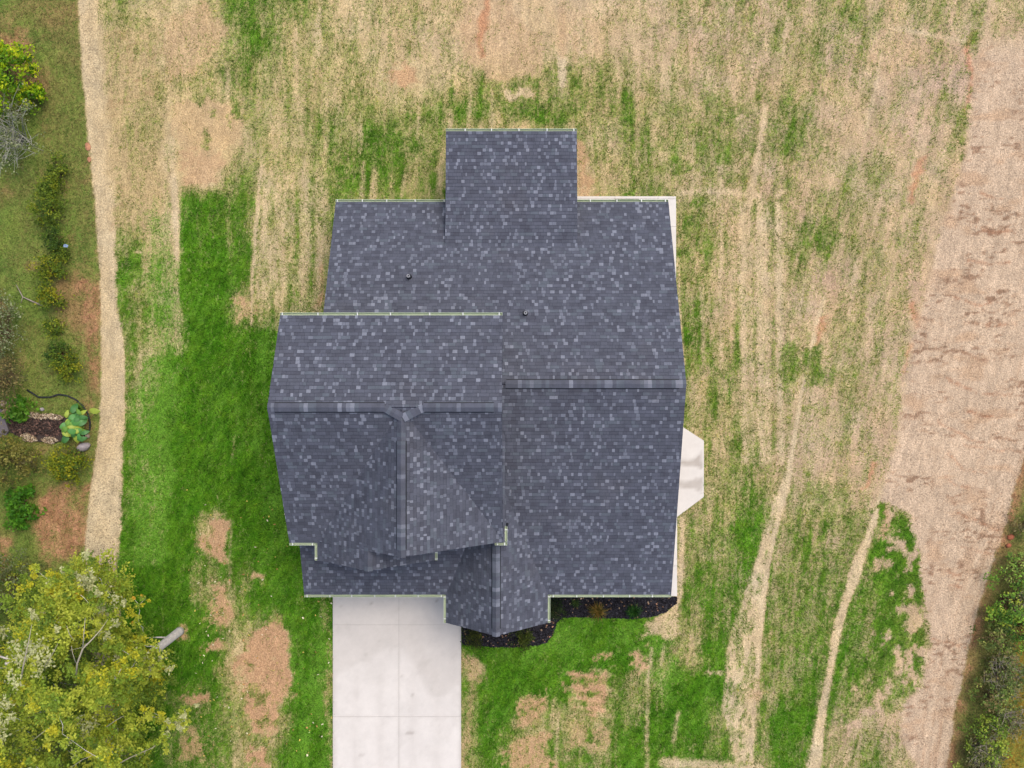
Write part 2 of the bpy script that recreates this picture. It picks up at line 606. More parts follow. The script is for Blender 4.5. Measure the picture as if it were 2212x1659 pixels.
    # brushed lighter grass next to the house walls and in the front lawn
    a = poly(qx, qy, [(560, 740), (585, 740), (575, 850), (600, 1000), (640, 1300), (700, 1400), (690, 1560), (640, 1480), (600, 1200), (545, 950)], 20)
    mown = np.maximum(mown, a * .95 * sstep(.36, .58, st))
    a = poly(qx, qy, [(1180, 1350), (1350, 1330), (1450, 1400), (1480, 1480), (1440, 1520), (1380, 1420), (1250, 1400), (1120, 1440), (1060, 1420)], 18)
    mown = np.maximum(mown, a * .9 * sstep(.36, .6, bl))
    a = poly(qx, qy, [(640, 1300), (715, 1300), (715, 1659), (640, 1659), (655, 1480)], 16)
    mown = np.maximum(mown, a * .9 * sstep(.38, .6, st))
    a = poly(qx, qy, [(330, 1480), (520, 1500), (530, 1659), (330, 1700)], 30); setG(a, .66, .5)
    # ---- tan and clay patches
    patches = [
        ([(358, 30), (440, 10), (482, 60), (478, 110), (420, 170), (360, 175), (352, 100)], .5, 0, .18),
        ([(372, 240), (430, 215), (520, 250), (530, 300), (500, 320), (400, 330), (370, 290)], .38, 0, .0),
        ([(376, 320), (480, 318), (492, 355), (465, 400), (390, 418), (378, 380)], .60, .03, .0),
        ([(835, 150), (900, 135), (915, 180), (880, 198), (835, 190)], .55, .2, .02),
        ([(1000, 0), (1110, 0), (1180, 80), (1170, 170), (1080, 180), (1000, 120)], .28, .03, .10),
        ([(425, 1170), (455, 1120), (488, 1115), (492, 1210), (460, 1205)], .9, .05, .02),
        ([(462, 1245), (490, 1245), (495, 1330), (470, 1350), (452, 1340)], .9, .05, .02),
        ([(442, 1378), (490, 1365), (488, 1400), (450, 1408)], .9, .05, .05),
        ([(510, 1400), (545, 1350), (590, 1330), (605, 1330), (610, 1380), (640, 1450), (625, 1520), (590, 1590), (540, 1580), (515, 1490)], .95, .08, .02),
        ([(530, 1610), (575, 1600), (590, 1659), (590, 1700), (530, 1700)], .95, .1, .02),
        ([(395, 1495), (440, 1480), (450, 1510), (400, 1515)], .8, .15, .1),
        ([(390, 1580), (430, 1590), (440, 1650), (380, 1650)], .6, .1, .3),
        ([(545, 1225), (575, 1240), (580, 1270), (555, 1260)], .8, .05, .1),
        ([(383, 1352), (402, 1350), (406, 1368), (392, 1378)], .9, .15, .0),
        ([(505, 640), (540, 630), (545, 680), (515, 690)], .7, .05, .15),
        ([(1232, 1452), (1310, 1450), (1315, 1535), (1240, 1530), (1228, 1490)], .8, .12, .12),
        ([(1368, 1405), (1398, 1410), (1400, 1450), (1380, 1465)], .8, .0, .05),
        ([(1292, 1412), (1325, 1410), (1325, 1425), (1295, 1424)], .95, .2, .0),
        ([(1115, 1505), (1180, 1490), (1185, 1530), (1150, 1560), (1110, 1555)], .8, .12, .22),
        ([(1100, 1600), (1190, 1570), (1200, 1659), (1180, 1700), (1090, 1700)], .75, .1, .22),
        ([(1240, 1560), (1320, 1545), (1325, 1600), (1260, 1640), (1225, 1620)], .55, .05, .35),
        ([(1000, 1410), (1035, 1410), (1040, 1470), (1015, 1490), (1000, 1470)], .6, .0, .22),
        ([(1630, 1465), (1650, 1470), (1650, 1500), (1630, 1495)], .5, 0, .2),
        ([(1250, 300), (1275, 310), (1275, 425), (1250, 425)], .5, .15, .15),
        ([(1900, 1100), (1918, 1105), (1905, 1170), (1880, 1220), (1885, 1160)], .5, .1, .5),
    ]
    for pts, b, o, g in patches:
        a = poly(qx + (fine - .5) * 22, qy + (bl - .5) * 22, pts, 15)
        a = sstep(.18, .92, a + (.9 * (fine - .5) + .8 * (bl - .5) + .5 * (st2 - .5)) * (a > .01))
        setG(a, g + .55 * sstep(.56, .70, fbm(ix / 17, iy / 20, 93, 3)) * sstep(500, 900, iy), .92); bare = np.maximum(bare, a * b); orange = np.maximum(orange, a * o)
    for pts, g_ in (([(710, 1295, 5), (712, 1450, 5), (714, 1659, 7)], .38), ([(1004, 1400, 6), (1008, 1500, 9), (1010, 1659, 12)], .45)):
        a = stroke(qx, qy, pts, 12)
        setG(a, g_, .75); bare = np.maximum(bare, a * .65)
    # horizontal rake marks in the front lawn patch
    rk = poly(qx, qy, [(1225, 1445), (1325, 1440), (1335, 1545), (1235, 1540)], 10)
    G = G + rk * 0.75 * (vn(ix / 70, (iy - .12 * ix) / 6.5, 77) - 0.5)
    for pts in ([(1052, 0, 10), (1046, 50, 9), (1040, 110, 5)], [(2098, 70, 5), (2088, 120, 7), (2090, 190, 5), (2080, 260, 3)],
                [(1772, 690, 7), (1765, 760, 5)], [(1982, 650, 5), (1960, 740, 6), (1945, 800, 4)], [(1992, 330, 4), (1975, 385, 6), (1968, 420, 5)],
                [(1880, 1000, 5), (1870, 1060, 4)], [(1250, 425, 5), (1290, 424, 3)], [(700, 560, 3), (695, 660, 3)]):
        a = stroke(qx, qy, pts, 7)
        setG(a, 0.05, .7); orange = np.maximum(orange, a * .55)
    for (x, y, r) in ((2075, 275, 14), (2085, 305, 9), (2092, 240, 7), (2078, 345, 8), (2092, 200, 5), (2100, 85, 12), (2082, 100, 8),
                      (2050, 580, 16), (2030, 520, 10), (1975, 760, 9), (1955, 880, 10), (460, 262, 8), (432, 225, 9), (512, 238, 11), (440, 300, 7), (500, 268, 5),
                      (1505, 470, 22), (1700, 790, 26), (1760, 800, 24), (1785, 510, 28), (1735, 500, 14), (1470, 365, 16), (1560, 330, 18)):
        a = stroke(qx, qy, [(x, y - r * .6, r), (x, y + r * .6, r)], 6)
        setG(a, 0.85, .75)
    for (x, y, r) in ((300, 548, 7), (1110, 205, 12), (1140, 203, 10), (1608, 253, 8), (1690, 400, 8), (1540, 1455, 8)):
        a = stroke(qx, qy, [(x - r, y, r * .6), (x + r, y, r * .6)], 5)
        setG(a, 0.0, .8); pale = np.maximum(pale, a)
    # pale tyre-marked strip at the top
    a = poly(sx, sy, [(1205, 120), (1225, 125), (1222, 190), (1208, 192)], 4)
    setG(a, 0.0, .9); pale = np.maximum(pale, a); spec = np.maximum(spec, a * .6)
    for pts in ([(1213, 0, 8), (1214, 120, 8)], [(1243, 80, 5), (1238, 250, 6)]):
        a = stroke(sx, sy, pts, 5)
        bare = np.maximum(bare, a * .35)
    # broken green in the right-hand fenced patch
    pr = poly(qx, qy, [(1905, 1085), (1960, 1105), (1990, 1200), (2000, 1330), (2005, 1410), (1985, 1480), (1930, 1530), (1850, 1560), (1800, 1659), (1900, 1300), (1880, 1180)], 12)
    cl = fbm(ix / 24, iy / 32, 91, 4)
    setG(pr, 1.10 - 0.55 * sstep(1250, 1700, iy) - 1.15 * sstep(.49, .72, cl + .34 * (fine - .5) + .2 * (st2 - .5)), .85)
    # ---- straw blanket slope at the right
    ex = interp_edge(SLOPE_LEFT, iy) + wx * .35 + (fbm(ix / 6, iy / 6, 61, 2) - .5) * 14
    slope = sstep(-9, 9, ix - ex) * sstep(50, 140, iy + wy * .5)
    setG(slope, -0.25, 1.0)
    spec = np.maximum(spec, slope * (.26 + .45 * sstep(.45, .65, fbm(ix / 40, iy / 30, 71))))
    re = interp_edge(RIGHT_EDGE, iy)
    spec = np.maximum(spec, slope * .85 * sstep(62, 20, re - ix) * sstep(.35, .6, fbm((ix - re) / 5, iy / 40, 72, 3)))
    soil_s = slope * sstep(.52, .72, fbm(ix / 70, iy / 28, 73)) * .5
    crack = np.zeros_like(G)
    for pts in ([(2065, 935), (2090, 945), (2120, 958), (2140, 955)], [(2085, 960), (2120, 970), (2190, 975)], [(2050, 980), (2080, 1012), (2130, 1018)],
                [(2070, 1110), (2100, 1120), (2150, 1140), (2170, 1138)], [(2045, 1030), (2060, 1045), (2090, 1052)],
                [(2030, 915), (2060, 930), (2095, 945)], [(2045, 820), (2080, 835), (2115, 850), (2180, 850)], [(2075, 760), (2115, 780), (2150, 782)],
                [(2100, 700), (2140, 705), (2190, 700)], [(2060, 640), (2110, 655), (2140, 652)], [(2095, 560), (2140, 570), (2180, 566)],
                [(2090, 890), (2130, 900), (2165, 896)], [(2080, 1180), (2110, 1192), (2150, 1196)], [(2015, 1385), (2050, 1392), (2085, 1400)],
                [(2045, 1235), (2075, 1240)], [(2050, 1262), (2080, 1268)], [(2110, 490), (2150, 500), (2190, 495)], [(2120, 420), (2170, 428)]):
        j = [(x, y, random.uniform(1.0, 3.2)) for x, y in pts]
        crack = np.maximum(crack, stroke(ix + wx * .25, iy + wy * .25, j, 3.5) * random.uniform(.55, 1.0))
    crack *= slope * sstep(.3, .55, fbm(ix / 9, iy / 5, 74, 3))
    dash = slope * sstep(.53, .68, fbm(ix / 16 + .5 * fine, iy / 5.5, 75, 3)) * sstep(.40, .6, fbm(ix / 60, iy / 40, 76, 3))
    orange = np.maximum(orange * (1 - slope), crack * .38)
    spec = np.maximum(spec, crack * .5)
    bare = np.maximum(bare * (1 - slope), np.maximum(np.maximum(soil_s, crack * .9), dash * .75))
    rut = slope * sstep(.55, .75, fbm((ix - re) / 9, iy / 110, 84, 3)) * sstep(150, 20, re - ix)
    bare = np.maximum(bare, rut * .5)
    spec = np.maximum(spec, rut * .9)
    dark_soil = np.maximum(np.maximum(dash, crack), rut * .5)  # darker brown soil in the dashes, cracks and ruts
    pale = np.maximum(pale * (1 - slope), slope * .55)
    # ---- straw blanket strip at the left, its worn green right-hand side at the top
    le = interp_edge(LEFT_EDGE, iy) + (fbm(ix / 9, iy / 9, 62, 2) - .5) * 4
    sr = interp_edge(STRIP_RIGHT, iy) + wx * .12 + (fbm(ix / 6, iy / 20, 63, 2) - .5) * 10
    sw = 5 + 22 * sstep(470, 380, iy)
    strip = sstep(-3, 3, ix - le) * (1 - sstep(0, 1, (ix - sr) / (2 * sw) + .5))
    setG(strip, -0.2, 1.0)
    pale = np.maximum(pale * (1 - strip), strip * .95)
    spec = np.maximum(spec * (1 - strip), strip * (.22 + .6 * sstep(900, 1150, iy) + .4 * sstep(300, 100, iy)))
    topl = poly(qx, qy, [(225, 60), (345, 60), (352, 470), (300, 520), (250, 500), (235, 300)], 14)
    setG(topl, 0.27 + .6 * (st - .5), .6); tb = topl
    spec = np.maximum(spec, topl * .5 * sstep(.5, .6, fbm(ix / 20, iy / 9, 64, 3)))
    rip = topl * sstep(.56, .68, fbm(ix / 30, (iy + .15 * ix) / 6, 66, 3)) * sstep(.4, .6, fbm(ix / 50, iy / 60, 67))
    bare = np.maximum(bare, rip * .75)
    dark_soil = np.maximum(dark_soil, rip)
    # ---- rough ground beyond both blankets
    mead = sstep(3, -3, ix - le)
    scrub = sstep(-3, 3, ix - re - (fbm(ix / 10, iy / 10, 65, 2) - .5) * 10)
    rough = np.maximum(mead, scrub)
    mg = fbm(ix / 55, iy / 70, 81, 4)
    gm = 0.32 + 1.25 * (mg - .28) + .5 * (fine - .5) + .4 * (bl - .5)
    for pts, v in (([(0, 380), (150, 380), (160, 520), (90, 700), (0, 690)], .75), ([(0, 560), (110, 560), (120, 700), (0, 690)], .95),
                   ([(0, 700), (150, 690), (160, 880), (0, 900)], .65), ([(90, 0), (170, 0), (180, 330), (110, 330)], .55), ([(100, 680), (150, 700), (165, 850), (90, 860)], .8),
                   ([(0, 1180), (60, 1120), (80, 1230), (60, 1400), (0, 1400)], .7), ([(20, 1100), (60, 1080), (75, 1170), (30, 1240)], .9)):
        a = poly(qx, qy, pts, 24); gm = gm * (1 - a * .6) + (v + .6 * (bl - .5)) * a * .6
    redm = sstep(.55, .8, fbm(ix / 50, iy / 60, 82)) * .35
    for pts, v in (([(155, 610), (214, 600), (218, 700), (175, 700)], .8), ([(190, 690), (218, 690), (216, 850), (195, 830)], .85), ([(165, 760), (216, 740), (214, 860), (190, 850)], .5),
                   ([(130, 1060), (195, 1040), (188, 1200), (90, 1215), (75, 1120)], .85), ([(0, 60), (60, 70), (95, 170), (60, 200), (0, 120)], .75),
                   ([(0, 1140), (25, 1150), (20, 1220), (0, 1220)], .7), ([(85, 1075), (115, 1070), (112, 1105), (88, 1105)], 1.0),
                   ([(160, 870), (195, 860), (190, 960), (170, 960)], .5), ([(0, 0), (170, 0), (170, 40), (0, 60)], .35)):
        a = poly(qx, qy, pts, 14); redm = np.maximum(redm, a * v * (.55 + .8 * (fine - .2)))
    band = scrub * sstep(34, 4, ix - re) * (.35 + .5 * sstep(.4, .6, fbm(ix / 20, iy / 30, 83)))
    redm = np.where(scrub > .5, np.maximum(redm * .5, band * .8), redm)
    gm = np.where(scrub > .5, gm * .6, gm) - redm * .7
    # ---- colours
    t1 = fbm(ix / 90, iy / 90, 41, 4)[..., None]
    t2 = fbm(ix / 9, iy / 22, 42, 3)[..., None]
    pk = np.clip(.15 + .75 * sstep(1000, 1900, ix) + .5 * sstep(250, 0, iy) * sstep(700, 1000, ix), 0, 1)[..., None] * (.4 + 1.2 * t1)
    straw = alb(204, 182, 132) * (1 - pk) + alb(202, 174, 140) * pk
    straw = straw * (0.74 + 0.52 * t2)
    up = sstep(200, -50, iy)[..., None] * sstep(450, 900, ix)[..., None]
    straw = straw * (1 - up * .5) + alb(216, 188, 146) * (0.8 + .4 * t2) * up * .5
    pl = pale[..., None]
    vary = (.86 + .28 * fbm(ix / 30, iy / 55, 47, 3)[..., None]) * (1 + (fbm(ix / 45, iy / 60, 48, 3)[..., None] - .5) * np.array((.10, 0, -.16)))
    straw = straw * vary
    straw = straw * (1 - pl) + alb(212, 190, 150) * (0.78 + 0.44 * t2) * vary * pl
    sl = slope[..., None]
    straw = straw * (1 - sl) + alb(210, 184, 154) * (0.80 + 0.40 * t2) * (.82 + .36 * fbm((ix - re) / 6, iy / 110, 78, 3)[..., None]) * sl
    bb = bare[..., None]
    soil = alb(200, 161, 123) * (0.84 + 0.32 * t2)
    dk_ = dark_soil[..., None]
    soil = soil * (1 - dk_) + alb(140, 104, 78) * (.8 + .4 * t2) * dk_
    straw = straw * (1 - bb) + soil * bb
    tt = tb[..., None] * .6
    straw = straw * (1 - tt) + alb(192, 166, 118) * (.8 + .4 * t2) * tt
    oo = orange[..., None]
    straw = straw * (1 - oo) + alb(196, 122, 82) * (0.8 + .4 * t2) * oo
    t3 = fbm(ix / 34, iy / 44, 43, 4)[..., None]
    green = alb(58, 110, 12) * (1 - t3) + alb(94, 140, 30) * t3
    ol = (1 - sstep(.38, .92, .5 * np.clip(G, 0, 1)[..., None] + .5 * sample_cover(qx, qy)[..., None])) * .92
    green = green * (1 - ol) + (alb(124, 136, 56) * (1 - t3) + alb(144, 156, 80) * t3) * ol
    bs = fbm((ix + .8 * iy) / 9, (iy - .8 * ix) / 40, 44, 3)[..., None]
    green = green * (0.62 + 0.76 * bs)
    br = sstep(.52, .74, fbm((ix + .45 * iy + 30 * bl) / 8, (iy - .2 * ix) / 60, 46, 3)) * sstep(.55, .8, sample_cover(qx, qy))
    mown = np.maximum(mown, br * .6)
    t4 = fbm(ix / 11, iy / 13, 45, 3)[..., None]
    green = green * (.70 + .60 * t4) * (1 + (t4 - .5) * np.array((.5, 0, .6)))
    mo = mown[..., None]
    green = green * (1 - mo * .75) + alb(112, 160, 52) * (0.80 + .4 * bs) * mo * .75
    rgh = rough[..., None]
    base_r = alb(138, 124, 74) * (1 - t3) + alb(130, 130, 70) * t3
    rr = np.clip(redm, 0, 1)[..., None]
    base_r = base_r * (1 - rr) + (alb(202, 146, 116) * t2 * 1.2 + alb(164, 116, 82) * (1 - t2)) * rr
    sc = scrub[..., None]
    far = sstep(70, 130, ix - re)[..., None] * sc
    base_r = base_r * (1 - far) + alb(150, 122, 48) * far
    green_r = alb(96, 124, 54) * (1 - t3) + alb(130, 146, 64) * t3
    straw = straw * (1 - rgh) + base_r * (0.85 + .3 * t2) * rgh
    green = green * (1 - rgh) + green_r * (0.8 + .4 * t2) * rgh
    G = G * (1 - rough) + gm * rough
    spec = spec * (1 - rough)
    return np.clip(G, -.3, 1.3), straw, green, spec, rough


# ------------------------------------------------------------------ ground
def axis(lo, hi, step, reach):
    fine_ = np.arange(lo, hi + step * .5, step)
    far_ = []
    d, p = step, 0.0
    while p < reach:
        d = min(d * 1.35, 120.0)
        p += d
        far_.append(p)
    far_ = np.array(far_)
    return np.concatenate([(lo - far_)[::-1], fine_, hi + far_])


STEP = 0.075
gx = axis(-24.0, 24.0, STEP, 700)
gy = axis(-18.2, 18.2, STEP, 700)
GX, GY = np.meshgrid(gx, gy)
gG, gS, gN, gK, gR = lawn_fields(GX, GY)
GZ = (fbm(GX / 2.2, GY / 2.2, 101, 4) - .5) * 0.10 + (fbm(GX / .35, GY / .35, 102, 3) - .5) * 0.035
# keep the soil flat and low under the house, slabs and beds
flat = np.ones_like(GZ)
for (x0, x1, y0, y1) in ((-9.0, 8.2, -11.8, 9.2), (-8.2, -1.8, -30, -8), (6.0, 9.0, -6.6, -1.0)):
    inside = sstep(x0 - .8, x0, GX) * sstep(x1 + .8, x1, GX) * sstep(y0 - .8, y0, GY) * sstep(y1 + .8, y1, GY)
    flat *= 1 - .8 * inside
GZ = GZ * flat - 0.01
ny_, nx_ = GX.shape
idx = np.arange(nx_ * ny_).reshape(ny_, nx_)
quads = np.stack([idx[:-1, :-1], idx[:-1, 1:], idx[1:, 1:], idx[1:, :-1]], -1).reshape(-1, 4)


def ground_material():
    m, nt, b = new_mat("lawn_soil_and_straw", 0.95, 0.1)
    aS = N(nt, "ShaderNodeAttribute", attribute_name="straw_tint")
    aG = N(nt, "ShaderNodeAttribute", attribute_name="green_tint")
    aC = N(nt, "ShaderNodeAttribute", attribute_name="cover")
    aK = N(nt, "ShaderNodeAttribute", attribute_name="fleck")
    p = coords(nt, (1, .55, 1))
    p0 = coords(nt)
    n1 = noise_node(nt, 9.0, 4, 0.65, p, .4)
    n2 = noise_node(nt, 19.0, 4, 0.65, p0)
    n3 = noise_node(nt, 17.0, 3, 0.6, p)
    s = math_node(nt, 'MULTIPLY_ADD', math_node(nt, 'ADD', n1, n3), 0.95, -0.95)
    cov = math_node(nt, 'ADD', aC.outputs["Fac"], s)
    cov = ramp(nt, cov, 0.16, 0.90)
    c = mixrgb(nt, cov, aS.outputs["Color"], aG.outputs["Color"])
    g1 = ramp(nt, n2, 0.30, 0.70, 0.50, 1.50)
    c2 = mixrgb(nt, 1.0, (1, 1, 1), (1, 1, 1), 'MULTIPLY')
    nt.links.new(c, c2.node.inputs[6])
    nt.links.new(g1, c2.node.inputs[7])
    k = noise_node(nt, 10.0, 2, 0.5, coords(nt, (1, 1.2, 1)), .2)
    kk = math_node(nt, 'MULTIPLY', ramp(nt, k, 0.56, 0.66), aK.outputs["Fac"])
    kk = math_node(nt, 'MULTIPLY', kk, 0.8)
    c3 = mixrgb(nt, kk, c2, alb(104, 88, 66))
    nt.links.new(c3, b.inputs["Base Color"])
    bump(nt, b, math_node(nt, 'ADD', n1, math_node(nt, 'MULTIPLY', n2, .5)), 0.6, 0.05)
    return m


M_GROUND = ground_material()
ground = mesh_obj("ground", np.stack([GX, GY, GZ], -1).reshape(-1, 3), quads, M_GROUND, smooth=True)
structure(ground)
for nm, arr in (("straw_tint", gS), ("green_tint", gN)):
    at = ground.data.color_attributes.new(nm, 'FLOAT_COLOR', 'POINT')
    c4 = np.ones((nx_ * ny_, 4), np.float32)
    c4[:, :3] = arr.reshape(-1, 3)
    at.data.foreach_set("color", c4.ravel())
for nm, arr in (("cover", gG), ("fleck", gK)):
    at = ground.data.attributes.new(nm, 'FLOAT', 'POINT')
    at.data.foreach_set("value", arr.ravel().astype(np.float32))

FX0, FY0 = int(np.argmin(np.abs(gx + 24.0))), int(np.argmin(np.abs(gy + 18.2)))


def lookup(arr, x, y):
    i = np.clip(np.rint((x + 24.0) / STEP).astype(int) + FX0, 0, nx_ - 1)
    j = np.clip(np.rint((y + 18.2) / STEP).astype(int) + FY0, 0, ny_ - 1)
    return arr[j, i]


def poly_world(pts, z=0.0):
    return [tuple(P(x, y, z)[:2]) for x, y in pts]


def in_poly(px, py, pl):
    ins = np.zeros(px.shape, bool)
    n = len(pl)
    for i in range(n):
        x0, y0 = pl[i]; x1, y1 = pl[(i + 1) % n]
        c = (y0 > py) != (y1 > py)
        ins ^= c & (px < (x1 - x0) * (py - y0) / (y1 - y0 + 1e-12) + x0)
    return ins


# plan outlines of paving and beds (ground level)
DRIVE = poly_world([(719, 1240), (995, 1240), (995.5, 1340), (997, 1760), (724, 1760)])
BED = poly_world([(998, 1240), (1200, 1200), (1379, 1200), (1379, 1289), (1462, 1289), (1460, 1304), (1440, 1320), (1415, 1330), (1370, 1336), (1310, 1334), (1260, 1332),
                  (1215, 1333), (1203, 1345), (1194, 1372), (1180, 1388), (1160, 1393), (1110, 1397), (1060, 1397), (998, 1391)])
WALK = poly_world([(1200, 424), (1460, 424), (1461, 908), (1474, 922), (1520, 952), (1520, 1073), (1462, 1117), (1462, 1288), (1380, 1288), (1380, 500), (1200, 500)])
HOUSE_PLAN = [(-7.0, -8.2), (6.1, -8.2), (6.1, 7.2), (2.4, 10.0), (-2.4, 10.0), (-6.9, 7.2), (-8.0, 2.2), (-8.0, -8.2)]
POND = poly_world([(14, 900), (40, 893), (130, 897), (150, 905), (150, 945), (120, 957), (60, 952), (24, 935)])


def blades(n, accept, length, width, lean, name, mat, colour, anis=0.0, brushed=False):
    x = rng.uniform(-23.9, 23.9, n)
    y = rng.uniform(-18.1, 18.1, n)
    keep = accept(x, y)
    for pl in (DRIVE, BED, WALK, HOUSE_PLAN, POND):
        keep &= ~in_poly(x, y, pl)
    x, y = x[keep], y[keep]
    n = len(x)
    z = lookup(GZ, x, y)
    ang = rng.uniform(0, 2 * np.pi, n)
    if anis:
        ang = np.where(rng.random(n) < anis, np.pi / 2 + rng.normal(0, .35, n) + np.pi * (rng.random(n) < .5), ang)
    if brushed:
        fld_ = fbm(x / 1.6, y / 2.4, 131, 3) * 4 * np.pi
        ang = fld_ + rng.normal(0, .8, n)
    L = rng.uniform(length[0], length[1], n)
    W = rng.uniform(width[0], width[1], n)
    le = np.radians(rng.uniform(lean[0], lean[1], n))
    dx, dy = np.cos(ang), np.sin(ang)
    v = np.zeros((n, 3, 3))
    v[:, 0, 0] = x - dy * W / 2; v[:, 0, 1] = y + dx * W / 2; v[:, 0, 2] = z - .005
    v[:, 1, 0] = x + dy * W / 2; v[:, 1, 1] = y - dx * W / 2; v[:, 1, 2] = z - .005
    v[:, 2, 0] = x + dx * L * np.sin(le); v[:, 2, 1] = y + dy * L * np.sin(le); v[:, 2, 2] = z + L * np.cos(le) + .004
    c = np.repeat(colour(x, y, n), 3, axis=0)
    f = np.arange(n * 3).reshape(n, 3)
    return mesh_obj(name, v.reshape(-1, 3), f, mat, cols=c)


def green_col(x, y, n):
    c = lookup(gN, x, y) * rng.uniform(.5, 1.8, (n, 1))
    yel = (rng.random(n) < .10)[:, None]
    return np.clip(np.where(yel, c * np.array((1.6, 1.15, 1.0)), c), 0, .8)


def straw_col(x, y, n):
    return np.clip(lookup(gS, x, y) * rng.uniform(.75, 1.30, (n, 1)), 0, .8)


grass = blades(620000, lambda x, y: rng.random(len(x)) < np.clip(lookup(gG, x, y) * 1.25 - .12, 0, 1) * (lookup(gR, x, y) < .5),
               (.06, .20), (.014, .034), (25, 78), "lawn_grass", M_GRASS, green_col, brushed=True)
stuff(grass, "short patchy green grass growing over the whole lawn", "grass")
straw_o = blades(520000, lambda x, y: rng.random(len(x)) < np.clip(.85 - lookup(gG, x, y), 0, .8) * (lookup(gR, x, y) < .5),
                 (.06, .20), (.008, .018), (78, 88), "straw_mulch", M_STRAW, straw_col, .55)
stuff(straw_o, "dry pale straw mulch scattered over the seeded soil", "straw")
mead_o = blades(330000, lambda x, y: (rng.random(len(x)) < .9) & (lookup(gR, x, y) > .5),
                (.08, .28), (.014, .03), (25, 75), "meadow_grass", M_GRASS,
                lambda x, y, n: np.clip(np.where((rng.random(n) < np.clip(lookup(gG, x, y), .1, .9))[:, None], lookup(gN, x, y), lookup(gS, x, y)) * rng.uniform(.7, 1.45, (n, 1)), 0, .8))
stuff(mead_o, "rough olive meadow grass beyond the straw blankets", "grass")

# ------------------------------------------------------------------ paving
def concrete_mat():
    m, nt, b = new_mat("broom_concrete", 0.85, 0.25)
    a = N(nt, "ShaderNodeAttribute", attribute_name="stain")
    p = coords(nt)
    big = ramp(nt, noise_node(nt, 0.55, 5, 0.6, p), 0.3, 0.7, 0.95, 1.05)
    med = ramp(nt, noise_node(nt, 3.0, 5, 0.65, p), 0.3, 0.7, 0.965, 1.035)
    fin = ramp(nt, noise_node(nt, 60.0, 3, 0.6, p), 0.3, 0.7, 0.95, 1.05)
    f = math_node(nt, 'MULTIPLY', math_node(nt, 'MULTIPLY', big, med), fin)
    c = mixrgb(nt, a.outputs["Fac"], alb(232, 225, 216), alb(150, 136, 122))
    c2 = mixrgb(nt, 1.0, (1, 1, 1), (1, 1, 1), 'MULTIPLY')
    nt.links.new(c, c2.node.inputs[6])
    nt.links.new(f, c2.node.inputs[7])
    nt.links.new(c2, b.inputs["Base Color"])
    bump(nt, b, noise_node(nt, 50, 3, .6, p), .15, .004)
    return m


M_CONC = concrete_mat()


def slab(parent, polyg, z, stain=None, name="slab", step=.12):
    """a concrete slab: polygon with straight sides, fine top so stains keep their outlines"""
    pl = np.array(polyg)
    x0, y0 = pl.min(0); x1, y1 = pl.max(0)
    # cut the polygon into horizontal strips, each a row of quads
    ny = max(1, int(math.ceil((y1 - y0) / step)))
    nxn = max(1, int(math.ceil((x1 - x0) / step)))
    ys = np.linspace(y0, y1, ny + 1)
    for py in pl[:, 1]:
        ys[np.argmin(np.abs(ys - py))] = py if 0 < np.argmin(np.abs(ys - py)) < ny else ys[np.argmin(np.abs(ys - py))]
    rows = []
    for yv in ys:
        yy = min(max(yv, y0 + 1e-6), y1 - 1e-6)
        xs = []
        for i in range(len(pl)):
            (ax, ay), (bx, by) = pl[i], pl[(i + 1) % len(pl)]
            if (ay > yy) != (by > yy):
                xs.append(ax + (bx - ax) * (yy - ay) / (by - ay))
        rows.append((min(xs), max(xs), yv))
    V, F = [], []
    for a, b_, yv in rows:
        for i in range(nxn + 1):
            V.append((a + (b_ - a) * i / nxn, yv, z))
    W = nxn + 1
    for j in range(ny):
        for i in range(nxn):
            F.append((j * W + i, j * W + i + 1, (j + 1) * W + i + 1, (j + 1) * W + i))
    nb = len(V)
    ring = [j * W for j in range(ny + 1)]
    ring = list(range(W)) + [j * W + nxn for j in range(1, ny + 1)] + [ny * W + i for i in range(nxn - 1, -1, -1)] + [j * W for j in range(ny - 1, 0, -1)]
    for r in ring:
        V.append((V[r][0], V[r][1], z - .16))
    k = len(ring)
    for i in range(k):
        F.append((ring[i], nb + i, nb + (i + 1) % k, ring[(i + 1) % k]))
    o = mesh_obj(name, V, F, M_CONC, parent)
    va = np.array(V)
    sv = np.zeros(len(V)) if stain is None else stain(va[:, 0], va[:, 1])
    at = o.data.attributes.new("stain", 'FLOAT', 'POINT')
    at.data.foreach_set("value", sv.astype(np.float32))
    return o


